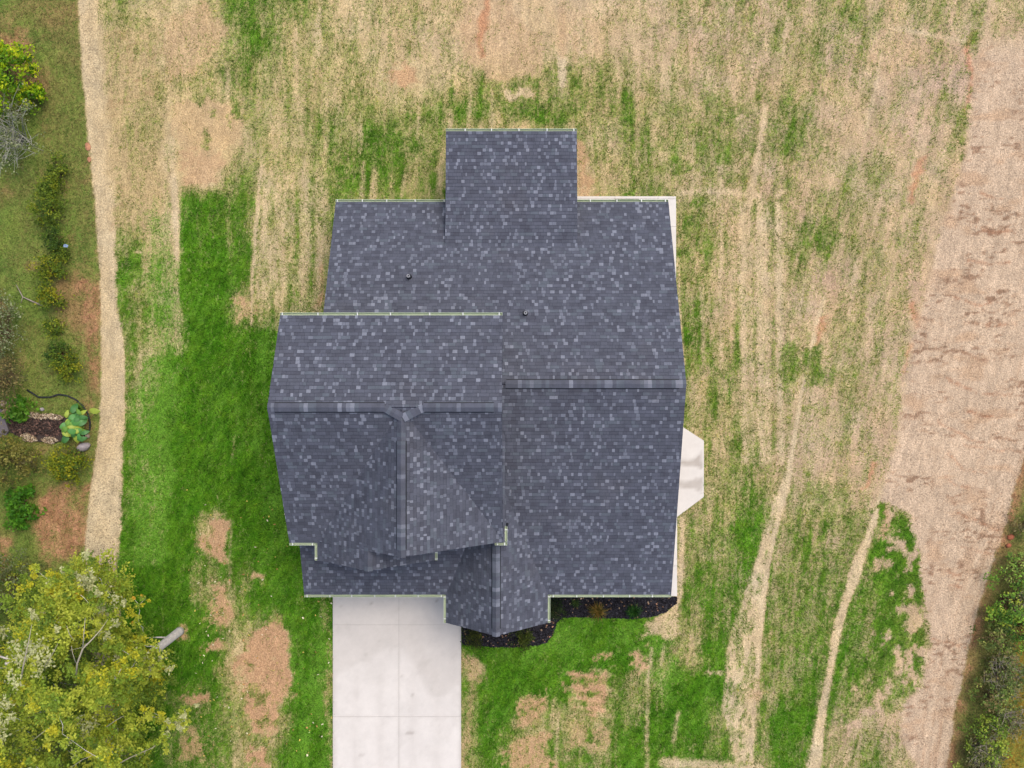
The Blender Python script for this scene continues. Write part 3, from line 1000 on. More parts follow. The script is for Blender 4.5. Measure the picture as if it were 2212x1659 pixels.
def drive_stain(X, Y):
    S = FPX / HC
    ix, iy = 1106 + X * S, 829.5 - Y * S
    w = (fbm(ix / 20, iy / 20, 201) - .5) * 12
    damp = poly(ix + w, iy + w, [(700, 1250), (1010, 1250), (1010, 1470), (960, 1500), (930, 1505), (912, 1470), (880, 1415), (868, 1402), (835, 1400), (790, 1425), (700, 1470)], 8)
    s = damp * .19
    for (x, y, rx, ry, k) in ((801, 1304, 6, 3, .5), (944, 1297, 5, 3, .55), (886, 1581, 11, 5, .45), (780, 1628, 6, 3, .3), (890, 1500, 4, 6, .4), (833, 1339, 3, 3, .5),
                              (755, 1327, 10, 7, .22), (810, 1395, 6, 8, .18), (745, 1408, 2.5, 2.5, .6), (870, 1462, 3, 3, .4), (770, 1374, 3, 2, .5), (765, 1380, 2, 2, .5), (738, 1310, 2, 2, .4),
                              (930, 1325, 14, 7, .1), (720, 1463, 2, 3, .5), (838, 1362, 6, 3, .25), (775, 1390, 2, 2, .45), (790, 1412, 2, 2, .3)):
        d = np.hypot((ix - x + w * .4) / rx, (iy - y + w * .3) / ry)
        s = np.maximum(s, k * sstep(1.3, .5, d))
    for tx in (772, 826, 896, 948):
        tr = np.exp(-((ix - tx - 4 * np.sin(iy / 90.0)) / 9.0) ** 2) * sstep(1330, 1480, iy)
        s = np.maximum(s, tr * .085 * (.5 + fbm(ix / 6, iy / 60, 205)))
    s = s + .07 * sstep(.55, .75, fbm(ix / 24, iy / 30, 206)) + .05 * sstep(.6, .8, fbm(ix / 5, iy / 5, 207))
    s = np.maximum(s, .16 * sstep(3.2, 0, np.minimum(np.minimum(np.abs(iy - 1349), np.abs(iy - 1547)), np.abs(ix - 862))) * fbm(ix / 9, iy / 9, 208) * 1.4)
    edge = np.minimum(np.abs(ix - 720), np.abs(ix - 996))
    s = np.maximum(s, .32 * sstep(8, 0, edge + w * .6))
    return s


driveway = bpy.data.objects.new("driveway", None)
link(driveway)
driveway["kind"] = "structure"
JG = .16   # half joint in px
xj, y1j, y2j = 862, 1349, 1547
for (xa, xb) in ((719.5, xj - JG), (xj + JG, 996.2)):
    for (ya, yb) in ((1240, y1j - JG), (y1j + JG, y2j - JG), (y2j + JG, 1760)):
        slab(driveway, poly_world([(xa, yb), (xb, yb), (xb, ya), (xa, ya)]), .055, drive_stain)
jb = MB()
q0, q1 = P(720, 1755), P(995, 1245)
jb.box(q0[0], q1[0], q0[1], q1[1], .0, .046)
jb.build("joint_bed", simple_mat("dark_joint", alb(120, 112, 108)), driveway)

walkway = bpy.data.objects.new("concrete_walk", None)
link(walkway)
walkway["kind"] = "structure"


def patio_stain(X, Y):
    S = FPX / HC
    ix, iy = 1106 + X * S, 829.5 - Y * S
    w = (fbm(ix / 14, iy / 14, 202) - .5) * 7
    a = poly(ix + w, iy + w, [(1440, 992), (1492, 992), (1508, 986), (1516, 976), (1516, 1012), (1500, 1006), (1440, 1006)], 3.5)
    b = poly(ix + w, iy + w, [(1440, 1040), (1490, 1040), (1508, 1032), (1516, 1028), (1515, 1066), (1500, 1056), (1440, 1052)], 3.5)
    return np.maximum(a * .55, b * .42) + .06 * sstep(.5, .7, fbm(ix / 30, iy / 30, 203))


g = .25
slab(walkway, poly_world([(1380, 1117 - g), (1461.5, 1117 - g), (1520, 1073), (1520, 952), (1474, 922), (1458, 910), (1380, 910)]), .05, patio_stain)
for (ya, yb) in ((430, 490), (490, 620), (620, 760), (760, 909.5), (1117, 1222), (1222, 1287.5)):
    xr = 1460.0 if yb < 1000 else 1462.2
    slab(walkway, poly_world([(1380, yb - g), (xr, yb - g), (xr, ya + g), (1380, ya + g)]), .05, patio_stain)
for (xa, xb) in ((1190, 1240), (1240, 1328), (1328, 1421), (1421, 1460)):
    slab(walkway, poly_world([(xa + g, 430 - g), (xb - g, 430 - g), (xb - g, 424.5), (xa + g, 424.5)]), .05, patio_stain)
    slab(walkway, poly_world([(xa + g, 475), (min(xb, 1379) - g, 475), (min(xb, 1379) - g, 430 + g), (xa + g, 430 + g)]), .05, patio_stain) if xb < 1400 else None

# ------------------------------------------------------------------ mulch bed
bed = MB()
n = len(BED)
bed.prism_z(BED[::-1] if sum((BED[i][0] * BED[(i + 1) % n][1] - BED[(i + 1) % n][0] * BED[i][1]) for i in range(n)) < 0 else BED, -.05, .035)
bed_o = bed.build("mulch_bed", simple_mat("black_mulch_soil", alb(36, 34, 38), .95, .1, .4, 14, .8, 20))
structure(bed_o)


def chips(name, area, n, cols, size, z0, flat=.4):
    a = np.array(area)
    x = rng.uniform(a[:, 0].min(), a[:, 0].max(), n * 3); y = rng.uniform(a[:, 1].min(), a[:, 1].max(), n * 3)
    k = in_poly(x, y, area)
    x, y = x[k][:n], y[k][:n]
    n = len(x)
    L = rng.uniform(size[0], size[1], n); W = L * rng.uniform(.3, .8, n)
    ang = rng.uniform(0, 6.28, n); t = rng.uniform(-flat, flat, n); t2 = rng.uniform(-flat, flat, n)
    d = np.stack([np.cos(ang), np.sin(ang), t], -1) * (L / 2)[:, None]
    e = np.stack([-np.sin(ang), np.cos(ang), t2], -1) * (W / 2)[:, None]
    c = np.stack([x, y, z0 + rng.uniform(0, .03, n)], -1)
    v = np.stack([c - d - e, c + d - e * .7, c + d * .8 + e, c - d * .8 + e * .8], 1)
    pal = np.array(cols)[rng.integers(0, len(cols), n)] * rng.uniform(.7, 1.35, (n, 1))
    return mesh_obj(name, v.reshape(-1, 3), np.arange(n * 4).reshape(n, 4), M_CHIP, cols=np.repeat(pal, 4, 0))


BED_VIS = poly_world([(998, 1330), (1205, 1262), (1379, 1262), (1379, 1289), (1462, 1289), (1460, 1304), (1440, 1320), (1415, 1330), (1370, 1336), (1310, 1334), (1260, 1332),
                      (1215, 1333), (1203, 1345), (1194, 1372), (1180, 1388), (1160, 1393), (1110, 1397), (1060, 1397), (998, 1391)])
stuff(chips("mulch", BED_VIS, 15000, [alb(34, 32, 36), alb(48, 46, 52), alb(24, 22, 26), alb(58, 56, 62)], (.03, .10), .04), "black shredded bark mulch in the front beds", "mulch")
stuff(chips("leaf_litter", BED_VIS, 230, [alb(176, 132, 104), alb(150, 120, 92), alb(196, 168, 138), alb(120, 92, 70)], (.03, .09), .075), "fallen tan leaves lying on the black mulch", "leaf litter")

# ------------------------------------------------------------------ house
house = thing("house", "two storey white house under a dark slate blue shingle roof", "house", (0, 0, 0))
ZE, YF, YR = 2.9, -8.47, 7.45
PF, PR_ = 0.369, 0.504
ZRIDGE = ZE + PF * -YF
ZREAR = ZRIDGE - PR_ * YR
XL, XR, XLR = -8.36, 6.407, -7.22
# slopes: name, eave start, eave direction, plan up-slope direction, eave length, plan run, pitch
SL = {
    "main_front": ((XL, YF, ZE), (1, 0), (0, 1), XR - XL, -YF, PF),
    "main_rear": ((XR, YR, ZREAR), (-1, 0), (0, -1), XR - XLR, YR, PR_),
    "porch": ((2.61, 10.17, 2.9), (-1, 0), (0, -1), 5.27, 4.72, .0795),
    "bump_left": ((-2.645, -3.2, ZE), (0, -1), (1, 0), 6.41, 2.04, .931),
    "bump_right": ((1.435, -9.61, ZE), (0, 1), (-1, 0), 6.41, 2.04, .931),
    "upper_rear": ((-.34, 2.47, 6.64), (-1, 0), (0, -1), 8.02, 3.27, .520),
    "upper_front": ((XL, -5.955, 5.30), (1, 0), (0, 1), 8.02, 5.155, .590),
    "gable_left": ((-7.30, -.80, 5.30), (0, -1), (1, 0), 5.12, 3.51, .862),
    "gable_right": ((-.28, -5.92, 5.30), (0, 1), (-1, 0), 5.12, 3.51, .862),
    "nested_left": ((-7.30, -5.92, 5.30), (0, -1), (1, 0), .70, 2.20, .862),
    "nested_right": ((-2.90, -6.62, 5.30), (0, 1), (-1, 0), 1.2, 2.20, .862),
}


class Slope:
    def __init__(self, o, ud, vd, lu, run, pitch):
        self.o = np.array(o, float)
        self.U = np.array((ud[0], ud[1], 0.0))
        self.Vp = np.array((vd[0], vd[1], 0.0))
        v = np.array((vd[0], vd[1], pitch))
        self.sl = np.linalg.norm(v)
        self.V = v / self.sl
        self.Nn = np.cross(self.U, self.V)
        self.lu, self.run, self.pitch = lu, run, pitch
        self.lv = run * self.sl

    def pt(self, u, v, h=0.0):
        return self.o + self.U * u + self.V * v + self.Nn * h

    def z_at(self, x, y):
        d = np.array((x, y)) - self.o[:2]
        u = d @ self.U[:2]
        r = d @ self.Vp[:2]
        if u < 0 or u > self.lu or r < 0 or r > self.run:
            return -1e9
        return self.o[2] + r * self.pitch


slopes = {k: Slope(*a) for k, a in SL.items()}


def buried(p, me):
    """well under another slope, and so in nobody's sight"""
    for k, s in slopes.items():
        if k == me:
            continue
        ok = True
        for dx, dy in ((0, 0), (.45, 0), (-.45, 0), (0, .45), (0, -.45)):
            if s.z_at(p[0] + dx, p[1] + dy) < p[2] + .06:
                ok = False
                break
        if ok:
            return True
    return False


# deck slabs with their fascia edges
dk = MB()
for k, s in slopes.items():
    t = .16
    c = [s.pt(0, 0, -.004), s.pt(s.lu, 0, -.004), s.pt(s.lu, s.lv, -.004), s.pt(0, s.lv, -.004)]
    lo = [p - np.array((0, 0, t)) for p in c]
    vs = c + lo
    dk.add(vs, [(0, 1, 2, 3)], 0)
    dk.add(vs, [(7, 6, 5, 4), (0, 4, 5, 1)], 1)
    dk.add(vs, [(1, 5, 6, 2), (2, 6, 7, 3), (3, 7, 4, 0)], 0)
roof = dk.build("roof", [M_UNDER, M_TRIM], house)

EXPOSE = .143
tabs = []          # (slope key, u0, u1, v0, v1, tone)
WID = [.10, .14, .18, .23, .30, .40]
for k, s in slopes.items():
    nc = int(math.ceil(s.lv / EXPOSE))
    for c in range(nc):
        v0 = c * EXPOSE
        v1 = min(v0 + EXPOSE, s.lv)
        if v1 - v0 < .03:
            continue
        u = -random.uniform(0, .35)
        was = False
        while u < s.lu:
            light = random.random() < (.10 if was else .30)
            was = light
            if light:
                w = random.choice((.08, .10, .11, .12, .14, .16, .18))
                tone = 3 if random.random() < .74 else 4
            else:
                w = random.choice((.12, .16, .20, .26, .34))
                tone = random.choice((0, 0, 1, 1, 1, 1, 2, 2, 2, 5))
            a, b = max(u, 0.0), min(u + w, s.lu)
            full = (u >= 0 and u + w <= s.lu and v1 - v0 > EXPOSE - 1e-6)
            u += w
            if b - a < .02:
                continue
            cpt = s.pt((a + b) / 2, (v0 + v1) / 2)
            if buried(cpt, k):
                continue
            tabs.append((k, a, b, v0, v1, tone, w if full else None))


def tab_geo(hw, hv, t0, t1):
    gap_u, gap_v = .003, .014  # upper gap bares the dark deck: painted course shadow plus printed band
    u0, u1, v0, v1 = -hw + gap_u, hw - gap_u, -hv, hv - gap_v
    vs = [(u0, v0, 0), (u1, v0, 0), (u1, v1, 0), (u0, v1, 0), (u0, v0, t0), (u1, v0, t0), (u1, v1, t1), (u0, v1, t1)]
    return vs, [(4, 5, 6, 7), (0, 1, 5, 4), (1, 2, 6, 5), (2, 3, 7, 6), (3, 0, 4, 7)]


order = sorted(range(len(tabs)), key=lambda i: -((tabs[i][2] - tabs[i][1]) * (1.0 if tabs[i][5] >= 3 else .55) * (1.08 if tabs[i][0].startswith(("upper", "gable", "nested")) else 1.0)) if tabs[i][6] else 1)
single = set()
for i in order:
    if len(single) >= 300:
        break
    if tabs[i][6]:
        single.add(i)
sh_mesh = {}
fld = MB()
for i, (k, a, b, v0, v1, tone, w) in enumerate(tabs):
    s = slopes[k]
    lam = .006 if tone in (2, 4, 5) else 0.0
    t0, t1 = .012 + lam, .004 + lam * .5
    ctr = s.pt((a + b) / 2, (v0 + v1) / 2)
    if i in single:
        key = (round(w, 3), tone)
        if key not in sh_mesh:
            vs, fs = tab_geo(w / 2, EXPOSE / 2, t0, t1)
            me = bpy.data.meshes.new("shingle")
            me.from_pydata(vs, [], fs)
            me.materials.append(M_SH[tone])
            me.update()
            sh_mesh[key] = me
        o = bpy.data.objects.new("shingle", sh_mesh[key])
        R = Matrix(((s.U[0], s.V[0], s.Nn[0], ctr[0]), (s.U[1], s.V[1], s.Nn[1], ctr[1]), (s.U[2], s.V[2], s.Nn[2], ctr[2]), (0, 0, 0, 1)))
        link(o, roof)
        o.matrix_local = R
    else:
        vs, fs = tab_geo((b - a) / 2, (v1 - v0) / 2, t0, t1)
        fld.add([ctr + s.U * p[0] + s.V * p[1] + s.Nn * p[2] for p in vs], fs, tone)
sf = fld.build("shingle_courses", M_SH, house)
sf["kind"] = "stuff"

# ridge vents and cap shingles
cap_mesh = {}


def ridge(p0, p1, pitch_a, pitch_b, lift, vent):
    """cap shingles bent over a ridge from p0 to p1; pitch_a on the left of travel, pitch_b on the right"""
    p0, p1 = np.array(p0, float), np.array(p1, float)
    L = np.linalg.norm(p1 - p0)
    d = (p1 - p0) / L
    side = np.array((-d[1], d[0], 0.0))
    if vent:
        hw = .178  # vent widened past the caps; its dark rim paints their shadow line
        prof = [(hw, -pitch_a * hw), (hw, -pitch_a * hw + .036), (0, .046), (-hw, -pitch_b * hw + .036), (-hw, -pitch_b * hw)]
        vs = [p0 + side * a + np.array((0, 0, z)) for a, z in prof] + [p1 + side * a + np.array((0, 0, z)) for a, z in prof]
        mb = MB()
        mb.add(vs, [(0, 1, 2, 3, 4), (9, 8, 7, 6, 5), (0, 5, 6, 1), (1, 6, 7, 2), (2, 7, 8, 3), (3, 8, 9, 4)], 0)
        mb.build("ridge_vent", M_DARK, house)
    n = max(1, int(round(L / .145)))
    e = L / n
    for i in range(n):
        tone = random.choice((1, 1, 2, 2, 2, 5, 5, 3)) if random.random() < .95 else 4
        key = (round(pitch_a, 2), round(pitch_b, 2), tone)
        if key not in cap_mesh:
            hw, ll, t = .148, .165, .012
            vs = []
            for yy, up in ((0.0, .014), (ll, .004)):
                for a, z in ((-hw, -pitch_b * hw), (0, 0), (hw, -pitch_a * hw)):
                    vs.append((a, yy, z * .88 + up))
                    vs.append((a, yy, z * .88 + up - t))
            fs = [(0, 2, 8, 6), (2, 4, 10, 8), (0, 1, 3, 2), (2, 3, 5, 4), (6, 7, 1, 0), (4, 5, 11, 10)]
            me = bpy.data.meshes.new("ridge_cap")
            me.from_pydata(vs, [], fs)
            me.materials.append(M_SH[tone])
            me.update()
            cap_mesh[key] = me
        o = bpy.data.objects.new("ridge_cap", cap_mesh[key])
        c = p0 + d * (i * e) + np.array((0, 0, lift))
        # local x = right of travel mirrored to 'side' on +x
        o2 = Matrix(((side[0], d[0], 0, c[0]), (side[1], d[1], 0, c[1]), (0, 0, 1, c[2]), (0, 0, 0, 1)))
        link(o, house)
        o.matrix_local = o2


ZU = 5.30 + .590 * 5.155
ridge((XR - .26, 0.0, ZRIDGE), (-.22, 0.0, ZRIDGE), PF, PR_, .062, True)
ridge((XR, 0.0, ZRIDGE), (XR - .26, 0.0, ZRIDGE), PF, PR_, .006, False)
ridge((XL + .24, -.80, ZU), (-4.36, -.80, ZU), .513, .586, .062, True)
ridge((XL, -.80, ZU), (XL + .24, -.80, ZU), .513, .586, .006, False)
ridge((-.34, -.80, ZU), (-.62, -.80, ZU), .586, .513, .006, False)
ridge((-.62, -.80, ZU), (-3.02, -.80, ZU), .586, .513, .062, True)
ridge((-4.36, -.80, ZU), (-3.79, -1.12, ZU), .25, .25, .010, False)
ridge((-3.02, -.80, ZU), (-3.72, -1.16, ZU), .25, .25, .008, False)
ZG = 5.30 + .862 * 3.51
ridge((-3.79, -1.10, ZG), (-3.79, -1.95, ZG), .862, .862, .006, False)
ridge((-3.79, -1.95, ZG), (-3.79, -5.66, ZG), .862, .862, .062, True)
ridge((-3.79, -5.66, ZG), (-3.79, -5.92, ZG), .862, .862, .006, False)
ZN = 5.30 + .862 * 2.20
ridge((-5.10, -5.80, ZN), (-5.10, -6.62, ZN), .862, .862, .006, False)
ZB = ZE + .931 * 2.04
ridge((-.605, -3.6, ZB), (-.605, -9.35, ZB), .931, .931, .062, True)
ridge((-.605, -9.35, ZB), (-.605, -9.61, ZB), .931, .931, .006, False)

# walls with their openings
wl = MB()
zf = lambda y: ZE + PF * (y - YF) - .2
zr = lambda y: ZREAR + PR_ * (YR - y) - .2
wl.prism_x([(-8.2, 0), (7.15, 0), (7.15, zr(7.15)), (0, ZRIDGE - .2), (-8.2, zf(-8.2))], -6.9, 6.1)
wl.prism_x([(-8.2, 0), (2.2, 0), (2.2, zr(2.2) + .0), (0, ZRIDGE - .2), (-8.2, zf(-8.2))], -8.06, -6.902)
zuf = lambda y: 5.30 + .590 * (y + 5.955) - .2
zur = lambda y: 6.64 + .520 * (2.47 - y) - .2
wl.prism_x([(-5.68, 3.2), (2.2, 3.2), (2.2, zur(2.2)), (-.80, ZU - .2), (-5.68, zuf(-5.68))], -8.058, -.64)
wl.prism_y([(-7.0, 3.0), (-.64, 3.0), (-.64, 5.4), (-3.79, ZG - .22), (-7.0, 5.4)], -5.70, -4.0)
wl.prism_y([(-7.02, 3.0), (-3.2, 3.0), (-3.2, 5.35), (-5.10, ZN - .22), (-7.02, 5.35)], -6.35, -5.5)
wl.prism_y([(-2.33, 0), (1.12, 0), (1.12, 2.95), (-.605, ZB - .22), (-2.33, 2.95)], -9.3, -8.0)
walls = wl.build("wall", M_SIDING, house)
for (x0, x1, z0, z1, y) in ((-7.3, -2.7, .06, 2.3, -8.2), ):
    mb = MB()
    for r in range(4):
        for c in range(6):
            w_, h_ = (x1 - x0) / 6, (z1 - z0) / 4
            mb.box(x0 + c * w_ + .02, x0 + (c + 1) * w_ - .02, y - .05, y - .005, z0 + r * h_ + .015, z0 + (r + 1) * h_ - .015)
    mb.build("garage_door", M_TRIM, house)


def window(x0, x1, z0, z1, y=None, x=None, sgn=-1):
    f = MB(); gl = MB()
    t = .07
    if y is not None:
        for a in ((x0, x1, z0, z0 + t), (x0, x1, z1 - t, z1), (x0, x0 + t, z0 + t, z1 - t), (x1 - t, x1, z0 + t, z1 - t), (x0 + t, x1 - t, (z0 + z1) / 2 - .02, (z0 + z1) / 2 + .02)):
            f.box(a[0], a[1], min(y, y + sgn * .06), max(y, y + sgn * .06), a[2], a[3])
        gl.box(x0 + t, x1 - t, min(y, y + sgn * .02), max(y, y + sgn * .02), z0 + t, z1 - t)
    else:
        for a in ((x0, x1, z0, z0 + t), (x0, x1, z1 - t, z1), (x0, x0 + t, z0 + t, z1 - t), (x1 - t, x1, z0 + t, z1 - t), (x0 + t, x1 - t, (z0 + z1) / 2 - .02, (z0 + z1) / 2 + .02)):
            f.box(min(x, x + sgn * .06), max(x, x + sgn * .06), a[0], a[1], a[2], a[3])
        gl.box(min(x, x + sgn * .02), max(x, x + sgn * .02), x0 + t, x1 - t, z0 + t, z1 - t)
    w_ = f.build("window", M_TRIM, house)
    gl.build("pane", M_GLASS, w_)


window(-1.4, .2, .9, 2.4, y=-9.3)
window(2.4, 4.2, .9, 2.3, y=-8.2)
window(-4.4, -3.2, 5.6, 6.8, y=-5.70)
window(3.0, 4.4, .9, 2.0, y=7.15, sgn=1)
window(-5, -3.6, .9, 2.0, y=7.15, sgn=1)
window(-3.4, -1.8, .9, 2.3, x=6.1, sgn=1)
window(3.0, 4.4, .9, 2.0, x=6.1, sgn=1)
window(-4.0, -2.6, 4.6, 6.0, x=-8.06, sgn=-1)
pd = MB()
pd.box(6.102, 6.16, -4.4, -2.2 - 1.3, .1, 2.2)
pd.build("side_door", M_TRIM, house)
for px in (-2.4, 2.35):
    pb = MB()
    pb.box(px - .09, px + .09, 9.75, 9.93, 0, 2.72)
    pb.build("porch_post", M_TRIM, house)

# gutters
def gutter(a, b, z, out, hang=True, tip=None, first=.12, pitch=1.25):
    """open trough along an eave from a to b (plan points); out = outward plan direction"""
    a, b, out = np.array(a, float), np.array(b, float), np.array(out, float)
    L = np.linalg.norm(b - a)
    d = (b - a) / L
    prof = [(.0, .02), (.0, -.10), (.062, -.10), (.082, .015), (.096, .015), (.074, -.112), (-.006, -.112), (-.006, .02)]
    n = len(prof)
    vs = []
    for e in (a, b):
        for o_, h in prof:
            q = e + out * (o_ + .008)
            vs.append((q[0], q[1], z - .02 + h))
    fs = [(i, (i + 1) % n, n + (i + 1) % n, n + i) for i in range(n)]
    m = MB()
    m.add(vs, fs)
    # end plates
    for e in (a, b):
        q = [e + out * (o_ + .012) for o_, h in prof[:4]]
        zz = [z - .02 + h for o_, h in prof[:4]]
        vv = [(p[0], p[1], h) for p, h in zip(q, zz)]
        p2 = d * .006
        vv += [(p[0] + p2[0], p[1] + p2[1], h) for p, h in zip(q, zz)]
        m.add(vv, [(0, 1, 2, 3), (7, 6, 5, 4), (0, 4, 5, 1), (1, 5, 6, 2), (2, 6, 7, 3), (3, 7, 4, 0)])
    g_ = m.build("gutter", M_GUTTER, house)
    if hang:
        t = first
        while t < L - .05:
            e = a + d * t
            h = MB()
            q0 = e + out * .0; q1 = e + out * .106
            w = d * .019
            vv = [(q0 - w), (q0 + w), (q1 + w), (q1 - w)]
            h.add([(p[0], p[1], z + .004) for p in vv] + [(p[0], p[1], z - .008) for p in vv],
                  [(0, 1, 2, 3), (7, 6, 5, 4), (0, 4, 5, 1), (1, 5, 6, 2), (2, 6, 7, 3), (3, 7, 4, 0)])
            h.build("gutter_hanger", M_HANGER, g_)
            t += pitch * random.uniform(.9, 1.1)
    return g_


gutter((-8.36, -5.955), (-7.41, -5.955), 5.30, (0, -1), pitch=.75)
gutter((-7.30, -5.99), (-7.30, -6.62), 5.30, (-1, 0), pitch=.9, first=.55)
gutter((-.28, -5.35), (-.28, -5.92), 5.30, (1, 0), pitch=.4)
gutter((-.65, -5.955), (-.18, -5.955), 5.28, (0, -1), pitch=.3, first=.1)
gutter((-2.90, -6.62), (-2.90, -6.0), 5.30, (1, 0), pitch=.25, first=.05)
gutter((-.34, 2.47), (-8.36, 2.47), 6.64, (0, 1), pitch=1.3)
gutter((-8.36, YF), (-2.75, YF), ZE, (0, -1), pitch=.9)
gutter((1.54, YF), (6.40, YF), ZE, (0, -1), pitch=1.0)
gutter((-2.645, YF), (-2.645, -9.61), ZE, (-1, 0), pitch=.9, first=.1)
gutter((1.435, -9.61), (1.435, YF), ZE, (1, 0), pitch=.9, first=.1)
gutter((6.40, YR), (2.63, YR), ZREAR, (0, 1), pitch=1.05)
gutter((-2.66, YR), (-7.22, YR), ZREAR, (0, 1), pitch=1.08)
gutter((2.61, 10.17), (-2.66, 10.17), 2.9, (0, 1), pitch=1.1)
# downspouts
for (x, y, z) in ((-8.2, -8.5, ZE), (6.25, -8.5, ZE), (6.25, 7.5, ZREAR), (-7.05, 7.5, ZREAR)):
    d_ = MB()
    d_.box(x - .04, x + .04, y - .035 + (.2 if y < 0 else -.27), y + .035 + (.2 if y < 0 else -.27), 0, z - .3)
    d_.build("downspout", M_TRIM, house)
el_ = MB()
el_.tube([(-.18, -5.30, 5.2), (-.18, -5.30, 5.29), (-.17, -5.22, 5.30)], .045, 8)
el_.build("downspout_elbow", M_DARK, house)

# roof pipe vents
for (px, py, capcol) in ((884, 598, M_METAL), (1135, 677, M_METAL)):
    q = P(px, py, 4.5)
    zz = ZREAR + PR_ * (YR - q[1])
    q = P(px, py, zz)
    v = MB()
    v.tube([(q[0], q[1], zz - .05), (q[0], q[1], zz + .34)], .062, 12, cap=False)
    rim = len(v.v)
    v.add([(q[0] + math.cos(k_ * .5236) * r_, q[1] + math.sin(k_ * .5236) * r_, zz + .342) for r_ in (.066, .030) for k_ in range(12)],
          [(k_, (k_ + 1) % 12, 12 + (k_ + 1) % 12, 12 + k_) for k_ in range(12)])
    v.tube([(q[0], q[1], zz + .34), (q[0], q[1], zz - .02)], .036, 12, cap=False)
    vo = v.build("vent_pipe", capcol, house)
    bt = MB()
    bt.tube([(q[0], q[1], zz - .02), (q[0], q[1], zz + .05), (q[0], q[1], zz + .12), (q[0], q[1], zz + .14)], [.115, .105, .085, .06], 14, cap=False)
    s = slopes["main_rear"]
    bt.build("vent_boot", M_DARK, vo)


# ------------------------------------------------------------------ vegetation helpers
def leaf_quads(centres, sizes, cols, up=.70):
    n = len(centres)
    cols = np.clip(cols * 1.45, 0, .8)
    ang = rng.uniform(0, 6.283, n)
    nz = rng.uniform(up, 1.0, n) * np.where(rng.random(n) < .12, -1, 1)
    r = np.sqrt(np.clip(1 - nz * nz, 0, 1))
    ph = rng.uniform(0, 6.283, n)
    nn = np.stack([r * np.cos(ph), r * np.sin(ph), nz], -1)
    t = np.stack([np.cos(ang), np.sin(ang), np.zeros(n)], -1)
    t = t - nn * (t * nn).sum(-1, keepdims=True)
    t /= np.linalg.norm(t, axis=1, keepdims=True) + 1e-9
    b = np.cross(nn, t)
    L = sizes[:, None]
    v = np.stack([centres - t * L * .5, centres + b * L * .33 - nn * L * .06, centres + t * L * .55, centres - b * L * .33 - nn * L * .06], 1)
    return v.reshape(-1, 3), np.arange(n * 4).reshape(n, 4), np.repeat(cols, 4, 0)


def palette_pick(pal, w, n):
    i = rng.choice(len(pal), n, p=np.array(w) / sum(w))
    return np.array(pal)[i]


def crown(name, clusters, leaves, size, pal_w, parent, loc):
    """clusters: (x, y, z, radius, colour weight override or None)"""
    C, S, K = [], [], []
    pal, w0 = pal_w
    for (x, y, z, r, w) in clusters:
        m = max(6, int(leaves * (r / .5) ** 2))
        # a few sprays inside each cluster
        k = max(3, int(m / 30))
        sp = rng.normal(0, .48, (k, 3)) * r * np.array((1, 1, .55))
        j = rng.integers(0, k, m)
        c = sp[j] + rng.normal(0, .15, (m, 3)) * r * np.array((1, 1, .6)) + np.array((x, y, z))
        base = palette_pick(pal, w if w is not None else w0, k)
        col = base[j] * rng.uniform(.72, 1.28, (m, 1))
        C.append(c); K.append(col); S.append(rng.uniform(size[0], size[1], m))
    v, f, c = leaf_quads(np.concatenate(C), np.concatenate(S), np.clip(np.concatenate(K), 0, .8))
    return mesh_obj(name, v, f, M_LEAF, parent, loc=loc, cols=c)


def skeleton(root_pts, root_r, tips, mat, name, parent, loc, rmin=.012, bend=.25, taper=.62, sides=5):
    """trunk polyline plus a limb to every tip, grown from the nearest lower point of the tree so far"""
    mb = MB()
    mb.tube(root_pts, root_r, 10)
    nodes = []
    for i in range(len(root_pts) - 1):
        for t in np.linspace(0, 1, 6):
            p = np.array(root_pts[i]) * (1 - t) + np.array(root_pts[i + 1]) * t
            r = root_r[i] * (1 - t) + root_r[i + 1] * t
            if i > 0 or t > .5:
                nodes.append((p, r))
    tips = sorted(tips, key=lambda q: min(np.linalg.norm(np.array(q) - n_[0]) for n_ in nodes))
    for q in tips:
        q = np.array(q, float)
        best = min(nodes, key=lambda n_: np.linalg.norm(q - n_[0]) + max(0, n_[0][2] - q[2] + .3) * 1.5 - min(n_[1], .1) * 2)
        p, r = best
        L = np.linalg.norm(q - p)
        if L < .08:
            continue
        r0 = max(rmin, min(r * taper, .012 + L * .020))
        mid = (p + q) / 2 + np.array((rng.normal(0, .12), rng.normal(0, .12), -abs(rng.normal(0, .1)))) * L * bend * 2
        pts = [p, p * .5 + mid * .5 + rng.normal(0, .03, 3) * L, mid, mid * .5 + q * .5 + rng.normal(0, .03, 3) * L, q]
        rr = [r0, r0 * .85, r0 * .68, r0 * .5, max(rmin * .6, r0 * .28)]
        mb.tube(pts, rr, sides)
        for a, b_ in zip(pts[1:], rr[1:]):
            nodes.append((a, b_))
    return mb.build(name, mat, parent, loc=loc, smooth=True)


LEAFY = [alb(154, 168, 54), alb(128, 152, 50), alb(178, 184, 66), alb(194, 194, 142), alb(188, 184, 48), alb(104, 128, 44), alb(222, 178, 62)]


def shift(clusters, loc):
    return clusters


def big_tree(name, label, base, trunk_top, r0, clusters, leaves, size, weights, lean=(0, 0), bark=M_BARK, seedtips=1.0):
    t = thing(name, label, "tree", base)
    b = np.array(base, float)
    tp = np.array(trunk_top, float)
    pts = [b + np.array((0, 0, -.1)), b + (tp - b) * .03, b + (tp - b) * .35 + np.array((.05, -.04, 0)), b + (tp - b) * .7, tp]
    rr = [r0 * 1.08, r0, r0 * .9, r0 * .68, r0 * .35]
    tips = [(c[0], c[1], c[2] - .1) for c in clusters]
    skeleton(pts, rr, tips, bark, "trunk", t, base)
    crown("crown", clusters, leaves, size, (LEAFY, weights), t, base)
    return t


